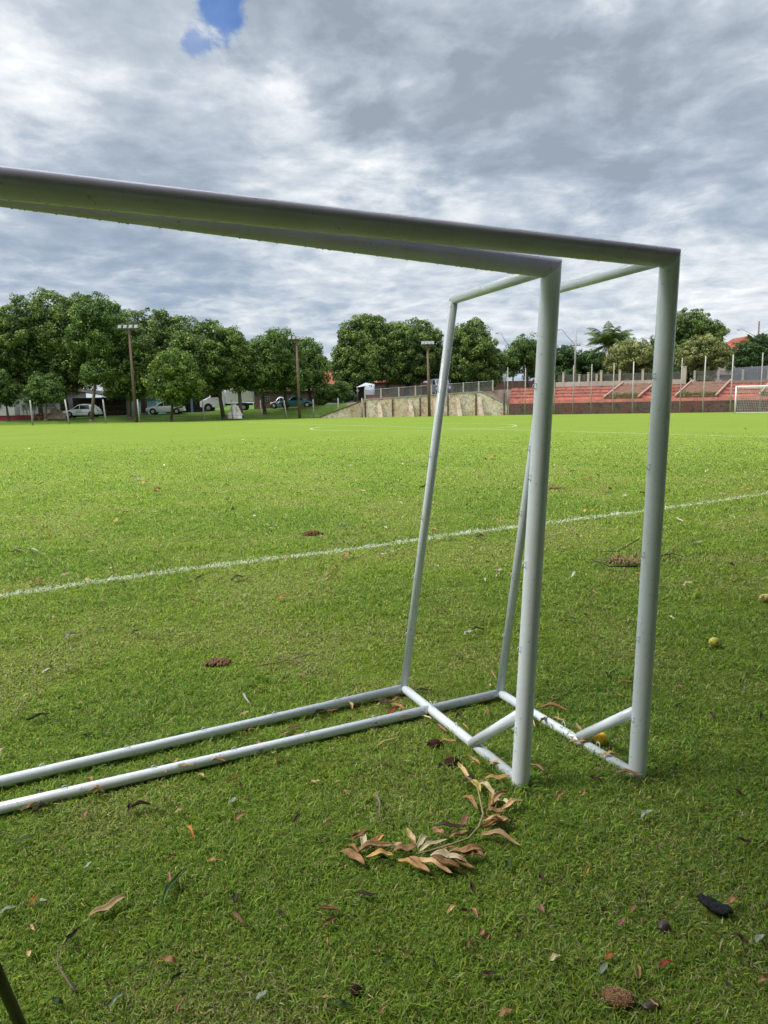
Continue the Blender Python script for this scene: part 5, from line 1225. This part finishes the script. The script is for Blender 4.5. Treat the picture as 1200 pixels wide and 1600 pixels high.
LEAVES = [
 (138, 1434, 200, 1403, 3.2, 'tan', 'long pale tan leaf near the lower left, left of the green folded leaf', .10, .6),
 (254, 1411, 292, 1361, 2.6, 'green', 'fresh green folded leaf pointing up in the lower left grass', .06, .9),
 (48, 1416, 62, 1400, 1.3, 'orange', 'tiny bright orange leaf scrap left of the long pale tan leaf', .15, .5),
 (-4, 1427, 27, 1419, 1.4, 'sage', 'narrow pale sage leaf at the left edge below the orange scrap', .04, .4),
 (292, 1292, 303, 1312, 1.5, 'orange', 'curled orange leaf lying under the left part of the front rear rail', .25, .9),
 (263, 1362, 267, 1386, .9, 'pink', 'thin pinkish flower scrap just left of the green folded leaf', .1, .8),
 (364, 1426, 383, 1450, 1.3, 'pink', 'small rolled pinkish leaf right of the green folded leaf', .1, 1.2),
 (274, 1584, 287, 1564, 1.2, 'tan', 'small tan leaf upright at the bottom edge, left of centre', .1, .9),
 (17, 1318, 55, 1307, 1.5, 'darkgreen', 'dark green narrow leaf in the grass at the left, below both rails', .04, .5),
 (132, 1356, 143, 1349, .9, 'sage', 'tiny pale oval leaf above the long pale tan leaf', .05, .3),
 (400, 1560, 417, 1552, 1.3, 'sage', 'pale sage oval leaf low in the grass near the bottom edge', .04, .3),
 (498, 1421, 532, 1429, 1.8, 'brown', 'rolled rusty brown leaf below the left end of the dry branch', .12, 1.1),
 (553, 1394, 590, 1402, 1.6, 'dark', 'greyish brown shrivelled leaf just below the dry branch', .06, .8),
 (699, 1428, 716, 1419, 1.3, 'tan', 'crumpled tan leaf left of the thin pinkish one, below the dry branch', .25, .8),
 (735, 1418, 746, 1439, 1.1, 'pink', 'thin pinkish brown leaf standing below the dry branch', .08, 1.0),
 (843, 1414, 850, 1430, 1.5, 'pink', 'salmon leaf scrap right of centre, with a dark speck beside it', .08, .5),
 (860, 1500, 875, 1496, 1.6, 'cream', 'triangular cream leaf scrap in the lower right grass', .18, .6),
 (591, 1585, 603, 1574, 1.1, 'brown', 'small brown leaf at the bottom edge right of the red brown clump', .1, .7),
 (780, 1586, 800, 1582, 1.8, 'brown', 'reddish brown leaf half buried at the bottom edge', .08, .5),
 (1137, 1412, 1157, 1407, 1.8, 'brown', 'brown curled leaf touching the black flattened husk', .1, .7),
 (1030, 1512, 1051, 1506, 1.4, 'red', 'reddish pink leaf between the fibrous mango stone and the black husk', .08, .5),
 (967, 1446, 976, 1438, 1.3, 'pink', 'small salmon leaf left of the dark shrivelled mango', .06, .3),
 (985, 1425, 993, 1418, 1.0, 'pink', 'tiny salmon leaf above the dark shrivelled mango', .06, .3),
 (946, 1499, 958, 1492, 1.5, 'orange', 'glossy orange brown leaf scrap above the fibrous mango stone', .12, .5),
 (938, 1520, 948, 1509, 1.4, 'sage', 'pale sage leaf just above the fibrous mango stone', .06, .3),
 (914, 1368, 926, 1357, 1.7, 'yellow', 'yellow green curled leaf right of the dry branch', .25, 1.0),
 (1002, 1277, 1022, 1270, 1.7, 'white', 'crumpled whitish leaf below the right goal post', .12, .6),
 (1181, 1471, 1194, 1465, 1.5, 'sage', 'pale sage leaf at the right edge beside the black husk', .05, .3),
 (958, 1208, 1005, 1214, 2.3, 'brown', 'rusty brown leaf wrapped at the foot of the right goal post', .05, .6),
 (464, 1053, 478, 1059, 1.3, 'pink', 'salmon oval leaf beside the forked twig on the left lawn', .05, .3),
 (381, 1082, 391, 1102, 1.3, 'white', 'white curved leaf above the rear rail in the left half', .12, .9),
 (374, 1119, 391, 1114, 1.4, 'tan', 'small tan leaf just above the farther rear rail', .08, .4),
 (40, 1126, 78, 1117, 2.0, 'dark', 'dark brown curled leaf far left above the rails', .08, .9),
 (100, 998, 120, 990, 2.8, 'white', 'crumpled pale green white leaf far left, halfway to the touchline', .2, .8),
 (-6, 1190, 10, 1171, 2.2, 'cream', 'cream leaf at the left edge above the rails', .2, 1.0),
 (197, 1262, 236, 1258, 2.4, 'dark', 'dark brown curled leaf right below the nearer rear rail', .06, .9),
 (33, 1268, 58, 1256, 1.8, 'tan', 'tan leaf tucked under the nearer rear rail at the far left', .08, .8),
 (50, 1268, 80, 1260, 3.0, 'dark', 'broad dark leaf tucked under the nearer rear rail at the far left', .12, .8),
 (131, 1280, 136, 1269, 1.2, 'pink', 'small salmon leaf below the nearer rear rail', .06, .4),
 (273, 1270, 284, 1266, 1.0, 'tan', 'tiny tan leaf below the nearer rear rail, left half', .06, .4),
 (352, 1225, 378, 1216, 1.2, 'brown', 'twisted brown leaf in front of the nearer rear rail', .1, .9),
 (357, 1255, 370, 1249, 1.6, 'sage', 'greyish pale leaf in front of the nearer rear rail', .06, .3),
 (432, 1146, 471, 1133, 1.9, 'brown', 'long brown leaf lying between the two rear rails', .06, .6),
 (436, 1150, 452, 1147, 1.6, 'pink', 'salmon leaf touching the long brown one between the rails', .06, .3),
 (486, 1124, 507, 1110, 2.2, 'dark', 'dark brown leaf between the rails at the centre left', .1, .9),
 (604, 1117, 629, 1103, 2.2, 'red', 'rust red leaf in the small heap at the rear corner between rails', .1, .7),
 (606, 1099, 633, 1094, 2.6, 'brown', 'brown leaf in the small heap at the rear corner, nearest the weld', .14, .8),
 (588, 1092, 612, 1104, 2.0, 'dark', 'dark leaf at the left of the small heap at the rear corner', .12, .8),
 (615, 1124, 642, 1121, 1.9, 'brown', 'brown leaf just in front of the nearer rear rail, beside the heap', .1, .7),
 (648, 1111, 668, 1116, 1.8, 'yellow', 'yellow brown leaf pinned under the crossing of rail and side rail', .08, .6),
 (660, 1119, 674, 1126, 1.2, 'cream', 'cream leaf just in front of the rail crossing', .08, .6),
 (686, 1106, 709, 1102, 1.6, 'brown', 'brown leaf lying against the nearer rear rail right of the crossing', .08, .6),
 (749, 1095, 762, 1091, 1.5, 'pink', 'pinkish leaf in front of the nearer rail end, below the rear weld', .1, .6),
 (758, 1106, 765, 1119, 1.4, 'pink', 'pink leaf standing left of the brace of the left goal', .08, .9),
 (771, 1043, 776, 1063, 1.2, 'tan', 'rolled tan leaf leaning at the foot of the rear stay behind the left post', .05, 1.2),
 (634, 1070, 645, 1060, 1.6, 'cream', 'cream leaf tucked behind the foot of the left rear stay', .2, .9),
 (650, 1078, 676, 1081, 1.2, 'dark', 'dark narrow leaf behind the left side rail', .04, .7),
 (681, 1132, 698, 1147, 1.4, 'pink', 'pinkish brown leaf lying left under the left side rail', .08, .7),
 (592, 1163, 617, 1156, 1.4, 'tan', 'narrow tan leaf in front of the rails at the centre', .06, .8),
 (723, 1130, 733, 1143, 1.0, 'yellow', 'thin yellow leaf inside the left goal frame', .06, .9),
 (825, 1193, 850, 1207, 1.3, 'pink', 'split pink brown leaf right of the foot of the left post', .06, .7),
 (838, 1106, 890, 1113, 2.8, 'brown', 'large dry brown leaf curled behind the left post by the right side rail', .10, .9),
 (862, 1122, 884, 1130, 1.8, 'tan', 'tan leaf below the large dry one behind the left post', .06, .6),
 (829, 1112, 836, 1137, 1.8, 'tan', 'tan leaf standing against the right edge of the left post', .05, .9),
 (889, 1159, 926, 1161, 1.9, 'tan', 'tan leaf lying across the right side rail beside the yellow mango', .05, .6),
 (892, 1152, 912, 1150, 1.3, 'brown', 'brown leaf behind the weld of the right brace', .06, .6),
 (1043, 963, 1054, 968, 1.6, 'cream', 'cream leaf right of the right post, above the speckled mango', .1, .5),
 (1010, 1062, 1022, 1075, 1.5, 'brown', 'brown leaf touching the right edge of the right post', .08, .8),
 (966, 1066, 988, 1068, 1.7, 'brown', 'grey brown leaf left of the right post above its brace', .08, .7),
 (962, 1084, 973, 1091, 1.6, 'brown', 'small brown leaf just above the right brace', .08, .6),
 (884, 966, 905, 969, 1.3, 'dark', 'dark thin leaf between the two posts', .04, .6),
 (502, 1293, 523, 1281, 1.1, 'brown', 'brown leaf sliver left of the grey stick', .06, .9),
 (535, 873, 548, 865, 4.2, 'brown', 'brown leaf with pale side just beyond the touchline middle', .12, .6),
 (360, 906, 382, 901, 4.0, 'darkgreen', 'dark green leaf lying just in front of the touchline', .1, .6),
 (432, 936, 450, 932, 2.6, 'orange', 'small orange leaf in front of the touchline', .06, .4),
 (503, 901, 522, 898, 2.6, 'brown', 'thin brown leaf in front of the touchline, right of the orange one', .05, .6),
 (240, 766, 253, 764, 5.0, 'red', 'bright red leaf on the sunny grass beyond the touchline, left half', .12, .6),
 (222, 756, 233, 753, 4.5, 'orange', 'orange leaf on the sunny grass behind the bright red one', .08, .4),
 (764, 716, 777, 714, 6.0, 'orange', 'orange leaf on the sunny grass between the left stay and the posts', .12, .4),
 (673, 829, 686, 827, 5.0, 'brown', 'brown leaf beyond the touchline right of the left stay', .15, .6),
 (743, 839, 757, 838, 4.5, 'dark', 'dark brown leaf in front of the touchline left of the posts', .12, .6),
 (945, 768, 957, 765, 6.0, 'brown', 'dark brown leaf on the bright grass left of the right post', .16, .7),
 (725, 993, 742, 990, 3.5, 'white', 'crumpled pale leaf in the grass left of the rear stay', .2, .7),
 (733, 985, 758, 984, 3.0, 'dark', 'dark flat leaf beside the crumpled pale one', .06, .5),
 (893, 901, 905, 895, 2.6, 'white', 'small white leaf between the posts beyond the dark twigs', .15, .6),
 (1146, 902, 1160, 900, 2.4, 'pink', 'pinkish leaf far right beyond the posts', .06, .5),
 (1024, 918, 1040, 917, 2.2, 'brown', 'brown sliver touching the right post above the cream leaf', .05, .6),
 (42, 858, 62, 862, 3.5, 'sage', 'greenish grey leaf far left beyond the touchline', .06, .5),
 (205, 990, 216, 986, 2.5, 'dark', 'dark leaf on the left lawn in front of the touchline', .1, .6),
 (66, 1052, 80, 1046, 1.6, 'white', 'small white leaf on the left lawn above the rails', .1, .5),
 (36, 1088, 45, 1086, 1.2, 'cream', 'tiny cream leaf on the left lawn', .1, .5),
 (505, 1286, 510, 1284, .8, 'sage', 'tiny grey leaf bit left of the grey stick', .1, .5),
]
for (x0, y0, x1, y1, wc, mt, lab, cu, fo) in LEAVES:
    z = .030 if y0 < 1000 else .026
    if 'wrapped at the foot' in lab: z = .03
    fallen(x0, y0, x1, y1, wc, mt, lab, cu, fo, z, random.uniform(-.5, .5))
# two leaves resting on the nearer rail
for x0, y0, x1, y1, mt, lab in ((271, 1192, 283, 1188, 'tan', 'tan leaf lying on the nearer rear rail'), (280, 1196, 305, 1199, 'brown', 'brown leaf lying on top of the nearer rear rail')):
    fallen(x0, y0, x1, y1, 1.5, mt, lab, .06, .5, .062)

# more dry leaves drifted against the frames
rd = random.Random(31)
DR = [(520, 1112, 'left of the small heap at the rear corner'), (548, 1103, 'close to the farther rail near the corner'), (468, 1152, 'between the rails at the left of the corner'), (585, 1128, 'in front of the nearer rail near the corner'), (410, 1165, 'between the rails left of centre'), (340, 1190, 'between the rails in the left half'), (255, 1205, 'resting beside the nearer rail in the left half'),
      (150, 1238, 'between the rails far left'), (716, 1120, 'inside the left goal near its brace'), (700, 1160, 'beside the left side rail'), (742, 1190, 'under the left side rail near its post'), (776, 1196, 'beside the foot of the left post'), (850, 1128, 'beside the right side rail behind the left post'), (868, 1098, 'behind the right side rail'), (905, 1140, 'beside the weld of the right brace'), (952, 1180, 'under the right side rail near the mango'), (622, 1108, 'on top of the small heap at the rear corner'), (596, 1100, 'at the back of the small heap at the rear corner')]
for x_, y_, wh_ in DR:
    a_ = rd.uniform(0, 6.28); l_ = rd.uniform(16, 30); mt = rd.choice(('tan', 'brown', 'gold', 'brown', 'dark'))
    fallen(x_-math.cos(a_)*l_/2, y_-math.sin(a_)*l_*.25, x_+math.cos(a_)*l_/2, y_+math.sin(a_)*l_*.25, rd.uniform(1.4, 2.4), mt, {'tan': 'tan', 'brown': 'brown', 'gold': 'golden', 'dark': 'dark'}[mt]+' dry leaf '+wh_, rd.uniform(.05, .2), rd.uniform(.5, 1.1), .03, rd.uniform(-.8, .8))

# small leaf flecks all over the pitch
FL = {}
def fleck_src(key, mt):
    b_ = MB(); rnd = random.Random(key); vs_, fs_ = leaf_geo((0, 0, 0), (.075, .0, 0), .028, .12, .6, rnd, .0, .004, .4); b_.add(vs_, fs_, True)
    me = bpy.data.meshes.new('leaf_fleck'); me.from_pydata([tuple(v_) for v_ in b_.v], [], b_.f); me.polygons.foreach_set('use_smooth', b_.sm); me.materials.append(LM[mt]); return me
SRC = {k: fleck_src(i, k) for i, k in enumerate(('brown', 'tan', 'cream', 'dark', 'white', 'sage', 'darkgreen', 'pink', 'yellow'))}
FLAB = {'brown': 'small brown fallen leaf fleck lying loose on the turf', 'tan': 'small tan fallen leaf fleck lying loose on the turf', 'cream': 'small cream fallen leaf fleck lying loose on the turf', 'dark': 'small blackish fallen leaf fleck lying loose on the turf',
        'white': 'small whitish fallen leaf fleck lying loose on the turf', 'sage': 'small pale sage leaf fleck lying loose on the turf', 'darkgreen': 'small dark green leaf fleck lying loose on the turf', 'pink': 'small pinkish leaf fleck lying loose on the turf', 'yellow': 'small yellow leaf fleck lying loose on the turf'}
rf = random.Random(5)
for i in range(240):
    far = i < 130
    if far: px, py = rf.uniform(0, 1200), 672+rf.random()**1.2*250
    else: px, py = rf.uniform(0, 1200), rf.uniform(900, 1590)
    p = on(px, py); dd_ = math.hypot(p.x, p.y)
    k = rf.choice(['brown', 'cream', 'cream', 'dark', 'darkgreen', 'white', 'tan', 'yellow'] if far else ['brown', 'brown', 'tan', 'dark', 'dark', 'dark', 'sage', 'darkgreen', 'darkgreen', 'pink'])
    o_ = bpy.data.objects.new('leaf_fleck', SRC[k]); COL.objects.link(o_)
    sc = rf.uniform(.30, .75) if not far else rf.uniform(.8, 1.7)*min(1.6, max(.8, dd_/9))
    o_.location = (p.x, p.y, (.026 if not far else .035)); o_.rotation_euler = (rf.uniform(-.35, .35), rf.uniform(-.35, .35), rf.uniform(0, 6.28)); o_.scale = (sc, sc*rf.uniform(.6, 1.3), sc)
    tag(o_, FLAB[k], 'leaf', k+' leaf flecks scattered over the turf')

# the dry mango branch with its curled leaves
br0 = on(755, 1280); dbx = empty('dry_branch', Vector((br0.x, br0.y, 0)), 'fallen dry mango branch with many curled tan leaves, in front of the left post', 'branch')
O_ = Vector((br0.x, br0.y, 0))
pts = [(716, 1190, .03), (728, 1212, .035), (745, 1224, .04), (750, 1248, .045), (755, 1272, .05), (748, 1292, .05), (732, 1310, .048), (700, 1321, .042), (668, 1330, .036), (650, 1334, .03)]
b = MB(); b.tube([on(x, y, z)-O_ for x, y, z in pts], [.0012, .0018, .0026, .0032, .0036, .0036, .0035, .0032, .0028, .0018], 8); b.build('stem', STEM, dbx)
b = MB(); b.tube([on(x, y, z)-O_ for x, y, z in ((568, 1318, .03), (590, 1320, .034), (618, 1328, .034), (645, 1330, .034))], [.001, .0014, .0016, .002], 6); b.build('side_twig', TWIG, dbx)
BLV = [(716, 1190, 742, 1224, 1.7, 'tan', .05, .03, .04), (738, 1217, 750, 1236, 1.9, 'yellow', .1, .04, .045), (749, 1218, 775, 1242, 2.2, 'cream', .1, .05, .04), (764, 1262, 796, 1230, 2.2, 'tan', .12, .03, .055), (724, 1243, 746, 1260, 2.2, 'brown', .16, .03, .05),
 (722, 1222, 742, 1212, 1.5, 'dark', .1, .04, .035), (752, 1290, 796, 1284, 2.6, 'brown', .2, .045, .035), (760, 1262, 792, 1268, 1.9, 'brown', .16, .05, .035), (750, 1298, 815, 1322, 2.6, 'tan', .10, .045, .03), (758, 1276, 795, 1276, 2.0, 'tan', .18, .06, .045), (722, 1290, 733, 1266, 2.0, 'pink', .08, .03, .07), (676, 1288, 730, 1288, 1.8, 'dark', .06, .035, .045),
 (702, 1304, 735, 1298, 2.2, 'tan', .14, .045, .045), (648, 1318, 636, 1288, 1.8, 'tan', .1, .04, .07), (652, 1322, 674, 1299, 2.0, 'cream', .15, .045, .06), (655, 1326, 700, 1308, 1.7, 'cream', .14, .04, .05), (676, 1288, 696, 1304, 2.0, 'brown', .2, .06, .045), (614, 1327, 652, 1320, 2.4, 'brown', .14, .04, .045), (552, 1334, 616, 1316, 2.4, 'tan', .10, .03, .045),
 (548, 1312, 584, 1300, 2.1, 'brown', .30, .03, .035), (546, 1320, 560, 1330, 1.6, 'brown', .3, .03, .04), (530, 1330, 570, 1353, 2.6, 'brown', .16, .035, .03), (640, 1334, 672, 1364, 1.9, 'brown', .1, .045, .028), (652, 1336, 707, 1363, 2.4, 'tan', .12, .05, .028), (672, 1334, 722, 1359, 2.5, 'brown', .16, .055, .03), (672, 1332, 732, 1350, 2.6, 'cream', .2, .055, .03),
 (700, 1330, 757, 1322, 2.3, 'brown', .14, .045, .045), (735, 1326, 758, 1342, 1.8, 'pink', .12, .05, .03)]
rb = random.Random(77)
for (cx, cy, sx_, sy_, n_) in ((772, 1285, 24, 32, 5), (690, 1338, 36, 16, 5), (765, 1235, 16, 22, 3), (630, 1328, 30, 10, 3), (556, 1328, 18, 14, 2)):
    for k in range(n_):
        x_, y_ = rb.gauss(cx, sx_*.6), rb.gauss(cy, sy_*.6); a_ = rb.uniform(0, 6.28); l_ = rb.uniform(28, 50)
        BLV.append((x_, y_, x_+math.cos(a_)*l_, y_+math.sin(a_)*l_*.6, rb.uniform(1.5, 2.3), rb.choice(('tan', 'gold', 'gold', 'brown', 'cream', 'tan')), rb.uniform(.04, .15), rb.uniform(.026, .042), rb.uniform(.026, .048)))
for k, (x0, y0, x1, y1, wc, mt, cu, z0_, z1_) in enumerate(BLV):
    rnd = random.Random(k+50); vs_, fs_ = leaf_geo(on(x0, y0, z0_), on(x1, y1, z1_), wc/100*1.3, cu*.7, rnd.uniform(.3, 1.0), rnd, .024+(z0_-.024)*.6, .024+(z1_-.024)*.6, rnd.uniform(-1.3, 1.3))
    b = MB(); b.add([v_-O_ for v_ in vs_], fs_, True); o = b.build('leaf', LM[mt], dbx); sm = o.modifiers.new('thickness', 'SOLIDIFY'); sm.thickness = .0008

# twigs and sticks
def twig(lines, label, m_, rad, name='twig'):
    P0 = on(lines[0][0][0], lines[0][0][1]); b_ = MB()
    for ln_ in lines:
        pts_ = []
        for i, pt_ in enumerate(ln_): pts_.append(on(pt_[0], pt_[1], pt_[2] if len(pt_) > 2 else .034)-P0)
        q_ = [pts_[0]]
        for a_, c_ in zip(pts_[:-1], pts_[1:]): q_ += [a_.lerp(c_, .5)+Vector((random.uniform(-1, 1), random.uniform(-1, 1), .3))*.006, c_]
        n_ = len(q_); b_.tube(q_, [rad*(1-.65*i/(n_-1)) for i in range(n_)], 7)
    return tag(b_.build(name, m_, loc=P0), label, 'twig', 'twigs on the turf')
twig([[(996, 885, .05), (952, 885, .05), (924, 874, .045)]], 'thick dark curved twig between the two posts', TWIG, .010)
twig([[(999, 842, .06), (967, 861, .05), (937, 862, .045)]], 'thin dark twig left of the right post, above the thicker twig', TWIG, .006)
twig([[(1031, 871, .04), (1054, 855, .05), (1075, 843, .05), (1098, 832, .05)]], 'long pale greenish twig right of the right post', STEM, .006)
twig([[(1031, 869, .05), (1051, 865, .05), (1069, 870, .045)]], 'short dark twig right of the right post', TWIG, .007)
twig([[(404, 1040), (430, 1036), (454, 1031), (478, 1024), (500, 1023), (512, 1027)], [(454, 1031), (474, 1036), (483, 1046), (485, 1060)]], 'grey forked twig on the left lawn above the rails', GTWIG, .004)
twig([[(587, 1241, .03), (594, 1256, .035), (596, 1282, .032)]], 'short grey brown stick above the left end of the dry branch', GTWIG, .006, 'stick')
twig([[(121, 1551, .02), (104, 1530, .03), (91, 1511, .034), (90, 1494, .034), (98, 1476, .03)]], 'curved pale brown twig at the lower left', GTWIG, .0035)
twig([[(98, 1476, .032), (106, 1460, .034), (118, 1438, .036)]], 'straight yellow green stem above the curved twig at the lower left', YSTEM, .0024)
fallen(99, 1475, 126, 1453, 1.6, 'dark', 'dark leaf at the top of the curved twig at the lower left', .1, .8)
twig([[(932, 1199, .03), (945, 1203, .035), (960, 1207, .03)]], 'thin dry stem pointing at the foot of the right post', STEM, .0025)
twig([[(195, 1157, .03), (207, 1152, .035), (220, 1163, .03)]], 'thin curved dry stem just behind the farther rear rail', STEM, .0022)
twig([[(18, 862, .04), (30, 856, .05), (44, 858, .04)], [(22, 856, .04), (36, 862, .05)]], 'small tangle of brown twigs far left beyond the touchline', GTWIG, .008)

# soil patches, dry tufts and clumps
def clump(px, py, rx, ry, hz_, m_, label, name, cat, n_=160, blade=.05, seed=1):
    P0 = on(px, py); r_ = random.Random(seed); b_ = MB()
    for k in range(n_):
        a_ = r_.uniform(0, 6.28); rr = math.sqrt(r_.random()); p = Vector((math.cos(a_)*rr*rx, math.sin(a_)*rr*ry, r_.uniform(.003, hz_)))
        d = Vector((r_.uniform(-1, 1), r_.uniform(-1, 1), r_.uniform(-.1, .5))).normalized()*blade*r_.uniform(.4, 1.2); s_ = d.cross(Vector((0, 0, 1))).normalized()*blade*.06
        b_.add([p-s_, p+s_, p+d+Vector((0, 0, .005))], [(0, 1, 2)])
    return tag(b_.build(name, m_, loc=P0), label, cat)
strawm = mat('dry_straw', (.32, .22, .10), .9, var=.4, vscale=30)
clump(984, 880, .22, .16, .05, strawm, 'dry brown grass clump between the posts, beside the thick dark twig', 'dry_grass_clump', 'grass clump', 260, .11, 3)
def mound(px, py, rx, ry, hz_, m_, label, name, cat, seed=1):
    P0 = on(px, py); r_ = random.Random(seed); b_ = MB()
    for k in range(150):
        a_ = r_.uniform(0, 6.28); rr = r_.random()**.6; hh = hz_*(1-rr*rr)
        b_.ball((math.cos(a_)*rr*rx, math.sin(a_)*rr*ry, hh+.012), r_.uniform(.005, .012)*(rx/.08)**.5, 6, 4, .25)
    return tag(b_.build(name, m_, loc=P0), label, cat, 'soil casts in the turf')
soil = mat('red_soil_crumb', (.20, .11, .06), .98, var=.5, vscale=40); dsoil = mat('dark_red_soil_crumb', (.055, .018, .014), .98, var=.5, vscale=40)
mound(340, 1038, .075, .06, .006, soil, 'reddish brown soil cast on the left lawn above the rails', 'soil_cast', 'soil', 1)
mound(680, 1167, .032, .03, .016, dsoil, 'dark red soil cast left of the left side rail', 'soil_cast', 'soil', 2)
mound(706, 1196, .035, .03, .016, dsoil, 'dark red soil cast above the top of the dry branch', 'soil_cast', 'soil', 3)
mound(555, 1554, .013, .013, .010, dsoil, 'round dark red brown crumbly clump near the bottom edge', 'soil_cast', 'soil', 4)
mound(488, 836, .12, .08, .03, mat('brown_litter', (.17, .09, .05), .95, var=.5, vscale=30), 'small heap of brown leaf litter just beyond the touchline', 'litter_heap', 'litter', 6)
mound(863, 764, .22, .09, .02, mat('brown_litter_pale', (.24, .15, .08), .95, var=.5, vscale=30), 'heap of dry leaf litter beyond the touchline right of the left post', 'litter_heap', 'litter', 7)

# mangoes and husks
def mango_mat(name, c1, c2, c3, a_, b2):
    m = bpy.data.materials.new(name); m.use_nodes = True; k = NT(m.node_tree); b_ = m.node_tree.nodes['Principled BSDF']
    pos_ = k.n('TexCoord').outputs['Object']; n1_ = k.noise(pos_, 22, 5, .6); n2_ = k.noise(pos_, 120, 4, .6)
    c = k.mix(k.rng(n1_, a_, b2), c1, c2); c = k.mix(k.m('MULTIPLY', k.rng(n2_, .60, .72), .7), c, c3)
    k.L(c, b_.inputs['Base Color']); b_.inputs['Roughness'].default_value = .38; b_.inputs['Specular IOR Level'].default_value = .4
    bn = k.n('Bump'); bn.inputs['Strength'].default_value = .15; bn.inputs['Distance'].default_value = .004; k.L(n2_, bn.inputs['Height']); k.L(bn.outputs[0], b_.inputs['Normal'])
    return m
def mango(px, py, rad, m_, label, rot=0.0, sq=(1.12, .95, .95), z=.012):
    P0 = on(px, py, rad); P0.z = 0; rt = empty('mango', P0, label, 'mango', 'mangoes on the turf', rot)
    b_ = MB(); b_.ball((0, 0, 0), rad, 28, 18, 0, sq)
    vs_ = []
    for v_ in b_.v:
        x_, y_, z_ = v_; k = x_/rad; vs_.append((x_, y_*(1-.10*k)+.08*rad*k*k, (z_*(1-.06*k))+rad*sq[2]+z))
    b_.v = vs_; b_.build('fruit', m_, rt)
    b_ = MB(); b_.tube([(-rad*sq[0]*.98, 0, rad*sq[2]+z), (-rad*sq[0]*1.12, .001, rad*sq[2]+z+.003)], [.003, .002], 8); b_.build('stalk', TWIG, rt)
mango(937, 1157, .030, mango_mat('ripe_mango_skin', (.86, .54, .03), (.80, .44, .02), (.35, .2, .04), .35, .7), 'ripe yellow mango lying beside the right brace', 1.9, (1.05, 1.0, .98))
mango(1116, 1005, .030, mango_mat('bruised_mango_skin', (.50, .45, .05), (.05, .045, .03), (.04, .03, .02), .46, .58), 'bruised yellow and black mango at the right, beyond the right post', .6, (1.1, .95, .9))
mango(1196, 935, .034, mango_mat('half_black_mango_skin', (.62, .50, .15), (.05, .045, .035), (.2, .15, .1), .45, .55), 'half black pale mango at the right edge', .3, (1.3, .9, .8))
mango(1037, 1440, .021, mango_mat('rotten_mango_skin', (.045, .032, .025), (.10, .06, .04), (.02, .015, .012), .45, .6), 'small dark shrivelled mango in the lower right grass', 1.2, (1.05, .9, .8), -.012)
mango(1018, 1565, .018, mango_mat('dark_rot_skin', (.05, .032, .02), (.09, .06, .03), (.02, .015, .012), .45, .6), 'dark rotten fruit right of the fibrous mango stone', .2, (1.4, .8, .6), -.006)
# black flattened husk
a_, c_ = on(1089, 1404, .02), on(1144, 1430, .02); P0 = (a_+c_)/2; P0.z = 0; ax = (c_-a_); Lh = ax.length
b = MB(); vs_, fs_ = [], []
NU, NV = 28, 7; rnd = random.Random(2)
for j in range(NV+1):
    ph = -math.pi/2+math.pi*j/NV
    for i in range(NU):
        th = 2*math.pi*i/NU; rr = math.cos(ph)
        wv = 1+.06*math.sin(th*5)+.05*math.sin(th*9+1)
        vs_.append((math.cos(th)*rr*Lh*.5*wv, math.sin(th)*rr*Lh*.25*wv*(1+.15*math.cos(th)), .022+math.sin(ph)*.011+.007*abs(math.cos(th*1.0))*rr+.004*math.sin(math.sin(th)*rr*12+math.cos(th)*rr*4)))
for j in range(NV):
    for i in range(NU): fs_.append((j*NU+i, j*NU+(i+1) % NU, (j+1)*NU+(i+1) % NU, (j+1)*NU+i))
b.add(vs_, fs_, True); o = b.build('flattened_husk', mat('black_husk', (.014, .014, .016), .6, spec=.4, var=.4, vscale=30, bump=.9, bscale=90), loc=P0); o.rotation_euler = (0, 0, math.atan2(ax.y, ax.x)); tag(o, 'black flattened wrinkled husk at the lower right', 'husk')
# fibrous mango stone
a_, c_ = on(940, 1552, .02), on(992, 1564, .02); P0 = (a_+c_)/2; P0.z = 0; ax = (c_-a_); Lh = ax.length
fs = empty('mango_stone', P0, 'fibrous brown mango stone with torn edges at the bottom right', 'mango stone', None, math.atan2(ax.y, ax.x))
b = MB(); b.ball((0, 0, .020), .5, 26, 14, .09, (Lh*1.0, .054, .030)); b.build('kernel', mat('fibrous_kernel', (.36, .19, .09), .9, var=.55, vscale=45, bump=1.0, bscale=120), fs)
b = MB(); rnd = random.Random(8)
for k in range(160):
    th = rnd.uniform(0, 6.28); x_ = math.cos(th)*Lh*.5*rnd.uniform(.2, 1.0); s_ = math.sqrt(max(0, 1-(2*x_/Lh)**2)); an = rnd.uniform(-.4, math.pi+.4); p = Vector((x_, math.cos(an)*.026*s_, .020+math.sin(an)*.015*s_))
    d = Vector((rnd.uniform(-1, 1), rnd.uniform(-.5, .5), rnd.uniform(-.2, .3)))*.010; b.tube([p, p+d*.5+Vector((0, 0, .002)), p+d], .0006, 4, False)
b.build('fibre', mat('mango_fibre', (.50, .32, .17), .9), fs)
print('objects', len(bpy.data.objects))
